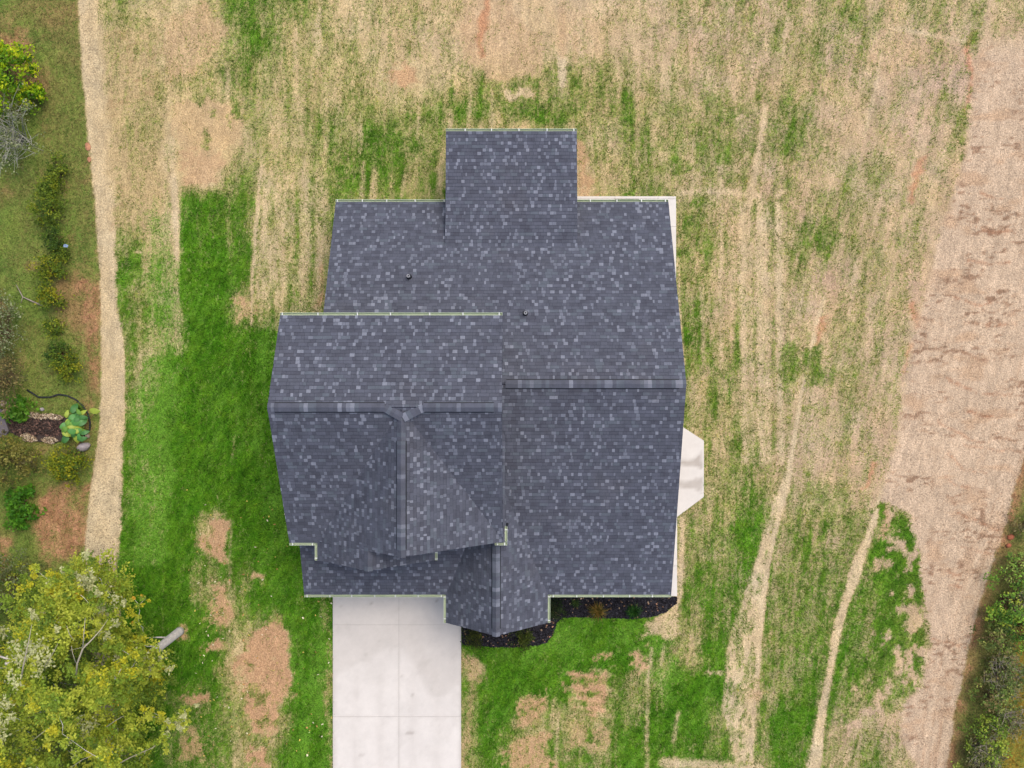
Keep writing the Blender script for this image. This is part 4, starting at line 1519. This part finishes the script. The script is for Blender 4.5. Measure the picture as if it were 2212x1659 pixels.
# canopy outline of the oaks at the lower left, as plan bearings; split among three trees
CANOPY = [(-80, 1330), (0, 1335), (30, 1300), (60, 1240), (110, 1218), (170, 1205), (240, 1222), (262, 1285), (258, 1330), (300, 1372), (345, 1420), (352, 1450),
          (325, 1482), (308, 1530), (322, 1560), (300, 1600), (310, 1640), (350, 1670), (330, 1760), (-80, 1760)]


def canopy_clusters(n, zr, dens_r):
    pl = np.array(CANOPY, float)
    out = []
    while len(out) < n:
        x, y = rng.uniform(-80, 360), rng.uniform(1200, 1750)
        if not in_poly(np.array([x]), np.array([y]), [tuple(p) for p in pl])[0]:
            continue
        y += 20
        z = rng.uniform(*zr)
        if x > 230:
            z = rng.uniform(zr[0], zr[0] + 2.5)
        out.append((x, y, z, rng.uniform(*dens_r)))
    return out


W_GEN = [7, 4, 6, .3, 1.0, 1.5, .06]
W_YEL = [1, .5, 2, .3, 6, .3, .6]
W_PALE = [2, 1, 3, 5, .2, .5, .0]
W_ORG = [.8, .3, 1.4, .1, 3.4, .2, 1.6]
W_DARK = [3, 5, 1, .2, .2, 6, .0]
spec_cl = [  # bearings, height, radius, weights: the clumps that stand out
    (298, 1308, 5.0, .30, W_ORG), (300, 1330, 5.0, .22, W_ORG), (312, 1295, 5.0, .2, W_ORG), (285, 1292, 5.1, .2, W_ORG), (290, 1345, 4.9, .2, W_ORG),
    (330, 1440, 3.6, .45, W_ORG), (310, 1425, 3.8, .5, W_YEL), (300, 1395, 4.2, .5, W_YEL), (345, 1452, 3.4, .3, W_ORG), (318, 1468, 3.6, .4, W_YEL), (285, 1385, 4.2, .35, W_YEL), (308, 1370, 4.3, .3, W_YEL),
    (140, 1290, 7.5, .6, W_YEL), (118, 1270, 7.5, .5, W_YEL), (110, 1300, 7.3, .5, W_YEL), (165, 1285, 7.6, .45, W_YEL), (125, 1330, 7.2, .4, W_YEL), (75, 1232, 6.5, .35, W_YEL),
    (230, 1330, 6.5, .55, W_PALE), (245, 1300, 6.5, .45, W_PALE), (250, 1345, 6.3, .45, W_PALE), (228, 1370, 6.3, .5, W_PALE), (175, 1252, 7.5, .4, W_PALE), (195, 1218, 7.0, .45, W_PALE), (130, 1240, 7.4, .35, W_PALE),
    (95, 1345, 8.0, .45, W_PALE), (80, 1330, 8.0, .4, W_PALE), (215, 1280, 7.0, .4, W_PALE),
    (380, 1560, 5.0, .42, W_PALE), (395, 1540, 5.0, .35, W_PALE), (360, 1575, 5.0, .4, W_PALE), (408, 1532, 5.0, .25, W_PALE), (400, 1560, 4.9, .3, W_GEN), (345, 1600, 5.0, .35, W_GEN), (330, 1615, 5.0, .4, W_GEN),
    (330, 1415, 4.4, .4, W_GEN), (270, 1452, 4.8, .6, W_GEN), (240, 1478, 5.2, .6, W_GEN), (215, 1490, 5.6, .6, W_GEN), (255, 1420, 5.0, .5, W_PALE), (40, 1560, 7, .7, W_GEN), (20, 1500, 7, .7, W_GEN),
    (222, 1490, 8.3, .6, W_GEN), (235, 1478, 7.9, .6, W_GEN), (250, 1466, 7.4, .6, W_GEN), (275, 1450, 6.6, .55, W_GEN), (210, 1500, 8.6, .6, W_GEN), (262, 1440, 7.0, .5, W_YEL), (290, 1432, 5.8, .45, W_GEN),
    (310, 1548, 5.2, .35, W_YEL), (345, 1550, 4.5, .35, W_GEN), (330, 1540, 4.8, .35, W_YEL),
]
cl = []
for (x, y, z, r, w) in spec_cl:
    p = P(x, y, z)
    cl.append((p[0], p[1], p[2], r * 1.0, w, x, y))
for (x, y, z, r) in canopy_clusters(128, (3.6, 9.5), (.45, .85)):
    p = P(x, y, z)
    u = rng.random()
    w = None if u < .72 else (W_YEL if u < .78 else (W_PALE if u < .86 else W_DARK))
    cl.append((p[0], p[1], p[2], r, w, x, y))
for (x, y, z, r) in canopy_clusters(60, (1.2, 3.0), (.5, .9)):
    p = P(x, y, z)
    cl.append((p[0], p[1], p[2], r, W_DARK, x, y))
baseA = P(389, 1363)
baseB = P(200, 1330)
baseC = P(300, 1720)
gA, gB, gC = [], [], []
for c in cl:
    x, y = c[5], c[6]
    if x > 270 and y < 1480 or (x > 180 and 1370 < y < 1520) or (x > 90 and 1400 < y < 1500):
        gA.append(c[:5])
    elif y < 1430:
        gB.append(c[:5])
    else:
        gC.append(c[:5])
OAKS = []
OAKS.append(0)
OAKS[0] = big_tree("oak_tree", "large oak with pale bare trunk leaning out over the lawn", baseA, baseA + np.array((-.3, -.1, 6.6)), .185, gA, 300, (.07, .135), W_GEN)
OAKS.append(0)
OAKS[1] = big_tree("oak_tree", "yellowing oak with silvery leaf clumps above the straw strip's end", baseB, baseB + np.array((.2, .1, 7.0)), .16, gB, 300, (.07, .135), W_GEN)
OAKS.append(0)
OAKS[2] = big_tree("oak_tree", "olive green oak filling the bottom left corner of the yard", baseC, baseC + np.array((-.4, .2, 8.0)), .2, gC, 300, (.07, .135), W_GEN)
for (x, y, dx) in ((0, 0, 0),):
    pass


def limbs(tree, base, lines):
    for ln in lines:
        mb = MB()
        mb.tube([P(x, y, z) for x, y, z, r in ln], [r * .72 for x, y, z, r in ln], 5)
        mb.build("limb", M_PALEBARK, tree, loc=base, smooth=True)


M_PALEBARK = simple_mat("pale_limb", alb(188, 178, 154), 0.95, 0.1, 0.15, 9.0)
limbs(OAKS[1], baseB, [[(164, 1463, 8.2, .05), (167, 1432, 8.6, .045), (179, 1401, 8.9, .04), (200, 1380, 8.9, .03), (218, 1360, 8.7, .022), (233, 1338, 8.4, .012)],
                       [(179, 1401, 8.9, .03), (181, 1370, 9.1, .022), (184, 1335, 9.2, .012)], [(164, 1432, 8.6, .022), (157, 1412, 8.8, .016), (154, 1395, 8.9, .010)],
                       [(160, 1384, 8.8, .012), (150, 1370, 9.0, .016), (144, 1352, 9.0, .010)]])
limbs(OAKS[2], baseC, [[(46, 1466, 8.6, .045), (50, 1440, 9.0, .038), (56, 1413, 9.2, .03), (63, 1380, 9.3, .022), (69, 1348, 9.2, .010)],
                       [(56, 1413, 9.2, .018), (66, 1404, 9.3, .012), (76, 1398, 9.3, .008)], [(96, 1440, 8.6, .018), (112, 1415, 8.8, .014), (125, 1390, 8.9, .008)],
                       [(361, 1584, 5.0, .014), (345, 1602, 5.0, .022), (330, 1615, 5.0, .026), (286, 1634, 5.2, .032), (255, 1650, 5.4, .036)],
                       [(380, 1560, 5.0, .010), (361, 1584, 5.0, .016)], [(70, 1600, 8.4, .02), (95, 1580, 8.6, .016), (118, 1566, 8.6, .010)],
                       [(150, 1660, 8.2, .02), (180, 1640, 8.4, .014), (200, 1632, 8.4, .010)], [(230, 1570, 6.8, .022), (250, 1556, 6.8, .016), (268, 1546, 6.6, .010)]])

# shrubs -----------------------------------------------------------------
def shrub(name, label, x, y, r, h, n, pal, w, size, group=None, stem=M_BROWNTWIG, cat="shrub", ry=None, dense=1.0):
    base = P(x, y)
    ry = ry or r
    t = thing(name, label, cat, base, group)
    cl_ = []
    for i in range(n):
        a = rng.uniform(0, 6.283); q = math.sqrt(rng.random())
        zz = h * (.25 + .75 * math.sqrt(max(0.02, 1 - q * q)) * rng.uniform(.55, 1.0))
        cl_.append((base[0] + math.cos(a) * q * r, base[1] + math.sin(a) * q * ry, zz, rng.uniform(.16, .30) * (1 + r * .25), None))
    mb = MB()
    for c in cl_[: min(len(cl_), 22)]:
        e = np.array(c[:3]); b0 = base + np.array((rng.normal(0, .05), rng.normal(0, .05), 0))
        mb.tube([b0, b0 * .45 + e * .55 + np.array((0, 0, .12 * h)), e], [.02, .013, .006], 4)
    mb.build("stem", stem, t, loc=base)
    C, S, K = [], [], []
    for c in cl_:
        m = int(46 * dense)
        k = 4
        sp = rng.normal(0, .5, (k, 3)) * c[3]
        j = rng.integers(0, k, m)
        C.append(sp[j] + rng.normal(0, .3, (m, 3)) * c[3] + np.array(c[:3]))
        bc = palette_pick(pal, w, k)
        K.append(bc[j] * rng.uniform(.65, 1.35, (m, 1)))
        S.append(rng.uniform(size[0], size[1], m))
    C = np.concatenate(C); C[:, 2] = np.maximum(C[:, 2], .03)
    v, f, cc = leaf_quads(C, np.concatenate(S), np.clip(np.concatenate(K), 0, .8))
    mesh_obj("foliage", v, f, M_LEAF, t, loc=base, cols=cc)
    return t


def brush(name, label, x, y, r, h, n, mat, group=None, cat="shrub", leafn=0, pal=None, ry=None):
    """bare twiggy bush: forked grey stems fanning out"""
    base = P(x, y)
    ry = ry or r
    t = thing(name, label, cat, base, group)
    mb = MB()
    tips = []
    for i in range(n):
        a = rng.uniform(0, 6.283); q = math.sqrt(rng.random())
        e = base + np.array((math.cos(a) * q * r, math.sin(a) * q * ry, h * rng.uniform(.45, 1.0)))
        b0 = base + np.array((rng.normal(0, .08 * r), rng.normal(0, .08 * r), 0))
        mid = b0 * .5 + e * .5 + np.array((rng.normal(0, .1), rng.normal(0, .1), .15 * h))
        mb.tube([b0, mid, e], [.026, .016, .006], 4)
        for k in range(4):
            s0 = mid * rng.uniform(.2, .7) + e * .0
            tt = rng.uniform(.1, .95)
            s0 = mid * (1 - tt) + e * tt
            e2 = s0 + np.array((rng.normal(0, .28), rng.normal(0, .28), rng.uniform(-.05, .35))) * r * .8
            mb.tube([s0, (s0 + e2) / 2 + rng.normal(0, .03, 3), e2], [.011, .008, .004], 3)
            tips.append(e2)
        tips.append(e)
    mb.build("twigs", mat, t, loc=base)
    if leafn:
        tp = np.array(tips)
        j = rng.integers(0, len(tp), leafn)
        c = tp[j] + rng.normal(0, .12, (leafn, 3))
        c[:, 2] = np.maximum(c[:, 2], .04)
        v, f, cc = leaf_quads(c, rng.uniform(.05, .12, leafn), np.array(pal)[rng.integers(0, len(pal), leafn)] * rng.uniform(.7, 1.3, (leafn, 1)))
        mesh_obj("foliage", v, f, M_LEAF, t, loc=base, cols=cc)
    return t


LIME = [alb(150, 176, 14), alb(112, 150, 20), alb(70, 112, 20), alb(180, 190, 30)]
OLIV = [alb(112, 130, 36), alb(92, 114, 32), alb(136, 144, 38), alb(72, 96, 28)]
GOLD = [alb(122, 132, 28), alb(100, 120, 30), alb(148, 146, 30), alb(76, 100, 28)]
GREYG = [alb(120, 130, 84), alb(92, 104, 60), alb(150, 156, 116), alb(106, 110, 70)]
DKG = [alb(74, 100, 30), alb(60, 86, 28), alb(98, 124, 36), alb(86, 98, 36)]

shrub("bush", "bright lime green bush at the upper left edge", 28, 185, 1.45, 2.0, 70, LIME, [3, 3, 2, 2], (.09, .17), ry=1.5)
shrub("bush", "small lime bush just right of the bare grey bush", 82, 215, .5, .9, 16, LIME, [3, 3, 2, 2], (.08, .15))
brush("bare_bush", "leafless silvery bush below the lime green bush", 48, 300, 1.8, 2.0, 40, M_PALETWIG, leafn=1500, pal=GREYG, ry=1.6)
row = [(133, 372, .38, .8, 15, OLIV, "uppermost small olive shrub of the left row, narrow and low", .6),
       (118, 408, .42, .9, 16, OLIV, "olive shrub joined to the large one below it in the row", None),
       (110, 452, .62, 1.2, 30, OLIV, "largest dark olive shrub in the row left of the straw strip", .75),
       (128, 520, .42, .8, 16, DKG, "dark shrub with a small blue scrap lying beside it", None),
       (140, 548, .3, .6, 9, OLIV, "tiny olive shrub touching the dark shrub's lower side", None),
       (121, 588, .52, 1.0, 22, GOLD, "yellow green shrub in the row, third from its lower end", .55),
       (121, 645, .5, .9, 20, GOLD, "golden olive shrub beside the uppermost pink soil patch", None),
       (117, 706, .36, .4, 9, OLIV, "low faint shrub sunk in the grass mid row", None),
       (136, 765, .5, .9, 16, DKG, "dark leafy shrub tucked behind a golden one", None),
       (152, 795, .5, 1.1, 20, GOLD, "golden shrub above the curved black drain pipe", None)]
for (x, y, r, h, n, pal, lab, ry) in row:
    shrub("shrub", lab, x, y, r, h, n, pal, [3, 3, 2, 2], (.06, .12), group="shrubs along the left strip", ry=ry)
shrub("shrub", "golden shrub below the grey boulder next to the straw strip", 155, 1003, .72, 1.0, 34, GOLD, [4, 3, 3, 2], (.07, .13), ry=.62)
brush("grey_bush", "dusty grey bush on the left edge with dead stems", 18, 720, 1.15, 1.5, 26, M_BROWNTWIG, leafn=1400, pal=GREYG, ry=1.6)
brush("brown_bush", "brownish scrubby bush above the stone edged rill", 22, 822, 1.3, 1.4, 30, M_BROWNTWIG, leafn=1500, pal=[alb(110, 106, 62), alb(86, 88, 48), alb(140, 126, 74)], ry=1.2)
shrub("bush", "loose olive bush overgrowing the lower edge of the dark rill", 28, 990, 1.35, 1.5, 56, [alb(128, 122, 52), alb(104, 112, 46), alb(146, 140, 70), alb(90, 84, 46)], [3, 3, 2, 2], (.07, .14), ry=1.0)
shrub("clump", "fresh green grassy clump under the loose olive bush", 52, 1090, .55, .5, 22, [alb(62, 112, 18), alb(84, 132, 26)], [1, 1], (.10, .2), ry=.9, cat="plant")
shrub("clump", "small green clump at the top left of the dark rill", 44, 882, .42, .5, 12, [alb(74, 122, 26), alb(96, 140, 36)], [1, 1], (.12, .24), cat="plant")
shrub("bush", "grey green bush under bare white branches at the left edge", 40, 1250, 1.2, 1.4, 44, GREYG + OLIV, [2, 2, 1, 2, 1, 1, 1, 1], (.06, .12), ry=1.1)
brush("bare_bush", "whitish leafless bush at the left edge above the yellow oak", 5, 1290, 1.3, 3.0, 26, M_TWIG, ry=1.2)
brush("bare_bush", "dead pale brush on the left edge among the oak leaves", 0, 1540, 1.0, 5.2, 18, M_TWIG, ry=1.0)

# scrub at the lower right
SCRUB_GAIN = 1.45
SCR = [(2165, 1290, 1.0, 1.4, 40, [alb(112, 146, 50), alb(86, 120, 40), alb(70, 100, 40), alb(150, 160, 60)], "bright green scrub bush nearest the red soil bank"),
       (2190, 1220, .7, 1.2, 22, [alb(104, 134, 50), alb(80, 104, 44), alb(130, 146, 70), alb(98, 90, 60)], "topmost thin green scrub bush on the right bank"),
       (2195, 1345, .9, 1.6, 34, [alb(76, 112, 34), alb(56, 88, 28), alb(120, 150, 50), alb(40, 62, 24)], "dense dark green scrub bush on the right bank"),
       (2140, 1375, .75, 1.1, 24, [alb(92, 110, 48), alb(76, 92, 42), alb(120, 126, 64), alb(104, 92, 60)], "low mossy scrub bush leaning toward the straw slope"),
       (2130, 1500, .9, 1.2, 30, [alb(96, 116, 50), alb(80, 98, 44), alb(126, 134, 66), alb(110, 98, 60)], "grey green scrub bush halfway down the right bank"),
       (2120, 1580, .95, 1.3, 36, [alb(112, 134, 44), alb(86, 110, 36), alb(136, 148, 54), alb(70, 88, 36)], "leafy green scrub bush low on the right bank"),
       (2105, 1650, .9, 1.2, 30, [alb(104, 126, 48), alb(84, 104, 40), alb(128, 140, 60), alb(92, 84, 56)], "bottommost scrub bush on the right bank"),
       (2205, 1130, .5, .9, 12, [alb(110, 104, 62), alb(92, 98, 50), alb(124, 116, 76), alb(92, 84, 56)], "sparse brown scrub bush at the bank's upper end"),
       (2170, 1440, .8, 1.2, 26, [alb(100, 116, 60), alb(84, 100, 50), alb(130, 136, 80), alb(110, 98, 66)], "dull scrub bush among grey brush on the right bank")]
for (x, y, r, h, n, pal, lab) in SCR:
    shrub("scrub_bush", lab, x, y, r, h, int(n * .8), [np.asarray(c_) * SCRUB_GAIN for c_ in pal], [3, 3, 2, 2], (.06, .13), group="scrub on the right bank", ry=r * 1.15)
for (x, y, r, ry, lab) in ((2150, 1450, .9, 1.2, "tangled grey brush between scrub bushes on the right bank"), (2205, 1290, .8, 1.0, "grey brush at the far right edge beside bright scrub"),
                           (2165, 1540, 1.0, 1.0, "straw coloured brush at the edge of the ochre grass"), (2110, 1610, .8, .9, "pale thin brush near the bottom of the right bank")):
    brush("dry_brush", lab, x, y, r, 1.2, 34, M_TWIG, group="dry brush on the right bank", leafn=700, pal=[alb(112, 118, 66), alb(90, 98, 50), alb(136, 132, 86)], ry=ry)

# plants in the front bed
shrub("box_shrub", "round dark shrub in mulch beside the driveway's corner", 1026, 1376, .30, .55, 16, [alb(62, 70, 18), alb(46, 54, 16), alb(80, 84, 22)], [2, 2, 1], (.04, .08), ry=.42, dense=1.4)
shrub("box_shrub", "round dark shrub in mulch right of the gable's point", 1132, 1375, .30, .55, 16, [alb(70, 84, 20), alb(52, 64, 18), alb(88, 98, 26)], [2, 2, 1], (.04, .08), ry=.42, dense=1.4)
shrub("box_shrub", "dark shrub in the inside corner below the gable gutter", 1196, 1315, .34, .6, 14, [alb(34, 48, 20), alb(46, 62, 24)], [1, 1], (.05, .09), ry=.5)


def tuft(name, label, x, y, r, h, n, cols):
    base = P(x, y)
    v, f, c = [], [], []
    for i in range(n):
        a = rng.uniform(0, 6.283); l = rng.uniform(.5, 1.0)
        d = np.array((math.cos(a), math.sin(a), 0)); s = np.array((-d[1], d[0], 0)) * rng.uniform(.008, .016)
        b0 = base + np.array((rng.normal(0, .05), rng.normal(0, .05), .03))
        m = b0 + d * r * .45 * l + np.array((0, 0, h * .8 * l)); e = b0 + d * r * l + np.array((0, 0, h * .45 * l))
        k = len(v)
        v += [b0 - s, b0 + s, m + s * .8, m - s * .8, e]
        f += [(k, k + 1, k + 2, k + 3), (k + 3, k + 2, k + 4)]
        cc = cols[rng.integers(0, len(cols))] * rng.uniform(.7, 1.3)
        c += [cc] * 5
    o = mesh_obj(name, v, f, M_GRASS, None, loc=tuple(base), cols=np.array(c))
    return tag(o, label, "plant")


tuft("ornamental_grass", "bronze ornamental grass tuft in the black mulch bed", 1290, 1318, .55, .5, 170, [alb(132, 110, 48), alb(96, 96, 36), alb(150, 120, 60)])
tuft("ornamental_grass", "green ornamental grass tuft in the black mulch bed", 1368, 1318, .45, .5, 150, [alb(40, 84, 30), alb(58, 100, 34)])
tuft("ornamental_grass", "small faint green sprout under the front gutter", 1243, 1301, .28, .25, 60, [alb(64, 92, 40), alb(84, 104, 50)])
tuft("day_lily", "strappy green lily clump at the head of the rill", 46, 885, .5, .5, 120, [alb(76, 132, 30), alb(104, 158, 48)])
tuft("day_lily", "strappy lily clump above the broad leaved plant", 173, 886, .42, .4, 90, [alb(84, 128, 36), alb(112, 150, 46)])
tuft("day_lily", "bright strappy lily clump low on the left edge", 48, 1120, .6, .5, 150, [alb(66, 122, 18), alb(92, 144, 30)])

# ------------------------------------------------------------------ rill with stones, plant, pipe
rill = MB()
rill.prism_z(POND[::-1] if sum((POND[i][0] * POND[(i + 1) % len(POND)][1] - POND[(i + 1) % len(POND)][0] * POND[i][1]) for i in range(len(POND))) < 0 else POND, -.1, .05)
structure(rill.build("rill_bed", simple_mat("wet_dark_soil", alb(64, 52, 46), .7, .3, .4, 8, .8, 14)))
stuff(chips("bed_pebbles", poly_world([(20, 902), (140, 902), (140, 942), (40, 940), (24, 930)]), 900, [alb(84, 66, 58), alb(60, 48, 42), alb(120, 92, 80), alb(44, 36, 32)], (.04, .12), .055, .6),
      "small dark pebbles in the rill bed", "pebbles")
for nm, ar, lab in (("gravel", [(54, 893), (70, 890), (92, 894), (112, 893), (132, 897), (142, 903), (128, 907), (108, 904), (90, 905), (70, 901)], "pale gravel along the rill's upper edge"), ("gravel", [(90, 950), (104, 944), (118, 945), (126, 951), (118, 957), (100, 956)], "pale gravel at the rill's lower edge"),
                    ("gravel", [(46, 940), (60, 936), (78, 944), (82, 952), (66, 955), (50, 949)], "pale gravel half hidden by the loose olive bush")):
    stuff(chips(nm, poly_world(ar), 420, [alb(196, 174, 140), alb(170, 146, 116), alb(216, 200, 172), alb(130, 108, 86), alb(96, 84, 66)], (.04, .11), .075, .6), lab, "gravel")


def stone(name, label, x, y, rx, ry, rz, rot, mat, cat="stone", z=0.0):
    base = P(x, y)
    V, F = [], []
    nu, nv = 12, 7
    for j in range(nv + 1):
        th = math.pi * j / nv
        for i in range(nu):
            ph = 2 * math.pi * i / nu
            d = np.array((math.sin(th) * math.cos(ph), math.sin(th) * math.sin(ph), math.cos(th)))
            k = 1 + .22 * (vn(np.array(d[0] * 2 + x), np.array(d[1] * 2 + y + d[2] * 1.7), 301) - .5)
            q = d * k * np.array((rx, ry, rz))
            V.append(base + np.array((q[0] * math.cos(rot) - q[1] * math.sin(rot), q[0] * math.sin(rot) + q[1] * math.cos(rot), q[2] + rz * .55 + z)))
    for j in range(nv):
        for i in range(nu):
            F.append((j * nu + i, (j + 1) * nu + i, (j + 1) * nu + (i + 1) % nu, j * nu + (i + 1) % nu))
    o = mesh_obj(name, V, F, mat, None, loc=tuple(base), smooth=True)
    return tag(o, label, cat)


stone("boulder", "rounded grey boulder with pinkish top beside the straw strip", 183, 965, .30, .18, .2, .35, M_STONE2, "boulder")
stone("stone", "small tan stone right of the broad leaved plant", 190, 942, .11, .09, .08, .1, M_STONE)
stone("stone", "brown flat stone inside the drain pipe's bend", 176, 900, .24, .12, .10, -.8, simple_mat("brown_stone", alb(150, 112, 90), .9, .2, .25, 6))
stone("stone", "grey stone lying alone above the gravel edge", 92, 884, .10, .08, .07, 0, M_STONE2)
stone("stone", "tall pale stone standing upright at the rill's head", 10, 872, .09, .17, .16, .1, M_STONE)
stone("stone", "pale stone second from the left at the rill's head", 20, 874, .08, .15, .14, .4, M_STONE)
stone("stone", "buff stone nearest the slate at the rill's head", 12, 888, .12, .09, .12, .4, M_STONE)
stone("stone", "cream stone at the foot of the lily clump", 22, 893, .1, .08, .1, 1.0, M_STONE)
stone("clay_lump", "larger orange clay lump against the left straw edge", 190, 317, .13, .2, .04, .2, simple_mat("orange_clay", alb(196, 140, 108), .95, .1, .2, 6), "clay lump")
stone("clay_lump", "smaller orange clay lump further down the straw edge", 193, 345, .09, .12, .04, .0, simple_mat("orange_clay_2", alb(196, 140, 108), .95, .1, .2, 6), "clay lump")
for (x, y, r, lab) in ((2170, 1160, .16, "uppermost red clay lump by the right blanket edge"), (2166, 1178, .12, "lower red clay lump by the right blanket edge")):
    stone("clay_lump", lab, x + 12, y, r, r * .8, .08, .3, simple_mat("red_clay_lump", alb(178, 108, 80), .95, .1, .25, 6), "clay lump")
sb = MB()
sb.prism_z(poly_world([(-30, 880), (6, 884), (14, 905), (22, 930), (14, 945), (-30, 945)])[::-1], .0, .14)
tag(sb.build("slate_slab", M_SLATE, loc=(0, 0, 0)), "flat grey slate slab at the left end of the rill", "slab")

# broad-leaved plant: every leaf a part
bl_ = thing("broad_leaf_plant", "broad leaved bright green plant at the right end of the rill", "plant", P(160, 922))
lv = []
for i in range(9):
    t = i / 8
    w = .32 * math.sin(math.pi * min(1, t * .92 + .06)) ** .8
    zc = .10 * math.sin(math.pi * t) - .16 * t * t
    lv += [(-w, t - .5, zc - .05), (0, t - .5, zc), (w, t - .5, zc - .05)]
lf = []
for i in range(8):
    a = i * 3
    lf += [(a, a + 1, a + 4, a + 3), (a + 1, a + 2, a + 5, a + 4)]
leaf_mats = [simple_mat("broad_leaf_%d" % i, c, .5, .35, .15, 7) for i, c in enumerate((alb(86, 146, 66), alb(116, 160, 60), alb(158, 176, 60), alb(70, 124, 56)))]
leaf_me = []
for m in leaf_mats:
    me = bpy.data.meshes.new("leaf")
    me.from_pydata(lv, [], lf)
    me.materials.append(m)
    me.polygons.foreach_set("use_smooth", np.full(len(me.polygons), True))
    me.update()
    leaf_me.append(me)
stm = MB()
for i in range(64):
    x, y = rng.normal(162, 12), rng.normal(920, 17)
    q = P(x, y, rng.uniform(.25, .75)) - P(160, 922)
    o = bpy.data.objects.new("leaf", leaf_me[int(rng.integers(0, 4))])
    link(o, bl_)
    o.location = q
    s_ = rng.uniform(.30, .52)
    o.scale = (s_ * rng.uniform(.8, 1.1), s_, s_)
    az_ = math.atan2(q[0], q[1])
    o.rotation_euler = (rng.uniform(-.5, .1), rng.uniform(-.35, .35), -az_ + rng.normal(0, .9))
    stm.tube([np.array((rng.normal(0, .05), rng.normal(0, .05), 0)), q * np.array((.5, .5, .7)), q], [.012, .01, .007], 4)
so = stm.build("stem", simple_mat("green_stalk", alb(96, 130, 60)), bl_)

pp = MB()
path = [(60, 842), (85, 858), (110, 858), (128, 852), (148, 855), (165, 863), (180, 876), (191, 893), (196, 912), (195, 928), (188, 938), (180, 942)]
pts = []
for i in range(len(path) - 1):
    for t in (0, .34, .67):
        x = path[i][0] * (1 - t) + path[i + 1][0] * t; y = path[i][1] * (1 - t) + path[i + 1][1] * t
        p = P(x, y); p[2] = .06; pts.append(p)
pp.tube(pts, .036, 7)
tag(pp.build("drain_pipe", M_DARK, smooth=True), "curved black drain pipe looping round the broad leaved plant", "pipe")
bs_ = MB()
q = P(142, 531, .9)
bs_.add([q + np.array(d) for d in ((-.1, -.05, 0), (.08, -.07, .02), (.12, .03, .03), (.0, .07, .06), (-.09, .05, .01))], [(0, 1, 2, 3, 4)])
bs_.add([q + np.array(d) for d in ((-.1, -.05, -.02), (.08, -.07, 0), (.12, .03, .01), (.0, .07, .03), (-.09, .05, -.01))], [(4, 3, 2, 1, 0)])
tag(bs_.build("plastic_scrap", simple_mat("blue_plastic", alb(150, 170, 200), .5, .3, .05)), "small pale blue plastic scrap caught on the dark shrub", "litter")
sk = MB()
a, b = P(88, 658), P(40, 625)
sk.tube([P(96, 662) + np.array((0, 0, .05)), P(70, 650) + np.array((0, 0, .12)), P(52, 642) + np.array((0, 0, .1)), P(38, 615) + np.array((0, 0, .12))], [.035, .03, .025, .012], 6)
sk.tube([P(52, 642) + np.array((0, 0, .1)), P(48, 655) + np.array((0, 0, .1))], [.02, .01], 5)
tag(sk.build("fallen_branch", M_TWIG, smooth=True), "crooked fallen branch lying in the left meadow", "branch")
sk = MB()
sk.tube([P(70, 1326) + np.array((0, 0, .06)), P(125, 1322) + np.array((0, 0, .06))], .03, 6)
sk.tube([P(80, 1331) + np.array((0, 0, .06)), P(122, 1325) + np.array((0, 0, .06))], .025, 6)
tag(sk.build("wood_stakes", simple_mat("tan_wood", alb(150, 128, 80))), "pair of tan wood poles lying above the oak's crown", "poles")

# fallen leaves and scraps on the lawn
stuff(chips("fallen_leaves", poly_world([(400, 1050), (720, 1100), (720, 1659), (430, 1659)]), 150, [alb(206, 186, 90), alb(196, 150, 90), alb(230, 220, 180)], (.05, .10), .10),
      "scattered yellow fallen leaves on the grass left of the driveway", "leaf litter")
stuff(chips("roof_debris", [(-8, -8.3), (2, -8.3), (2, -7.0), (-8, -7.0)], 10, [alb(206, 180, 150), alb(220, 210, 200)], (.04, .07), 3.35),
      "few dry leaves fallen on the lower roof", "leaf litter") if False else None
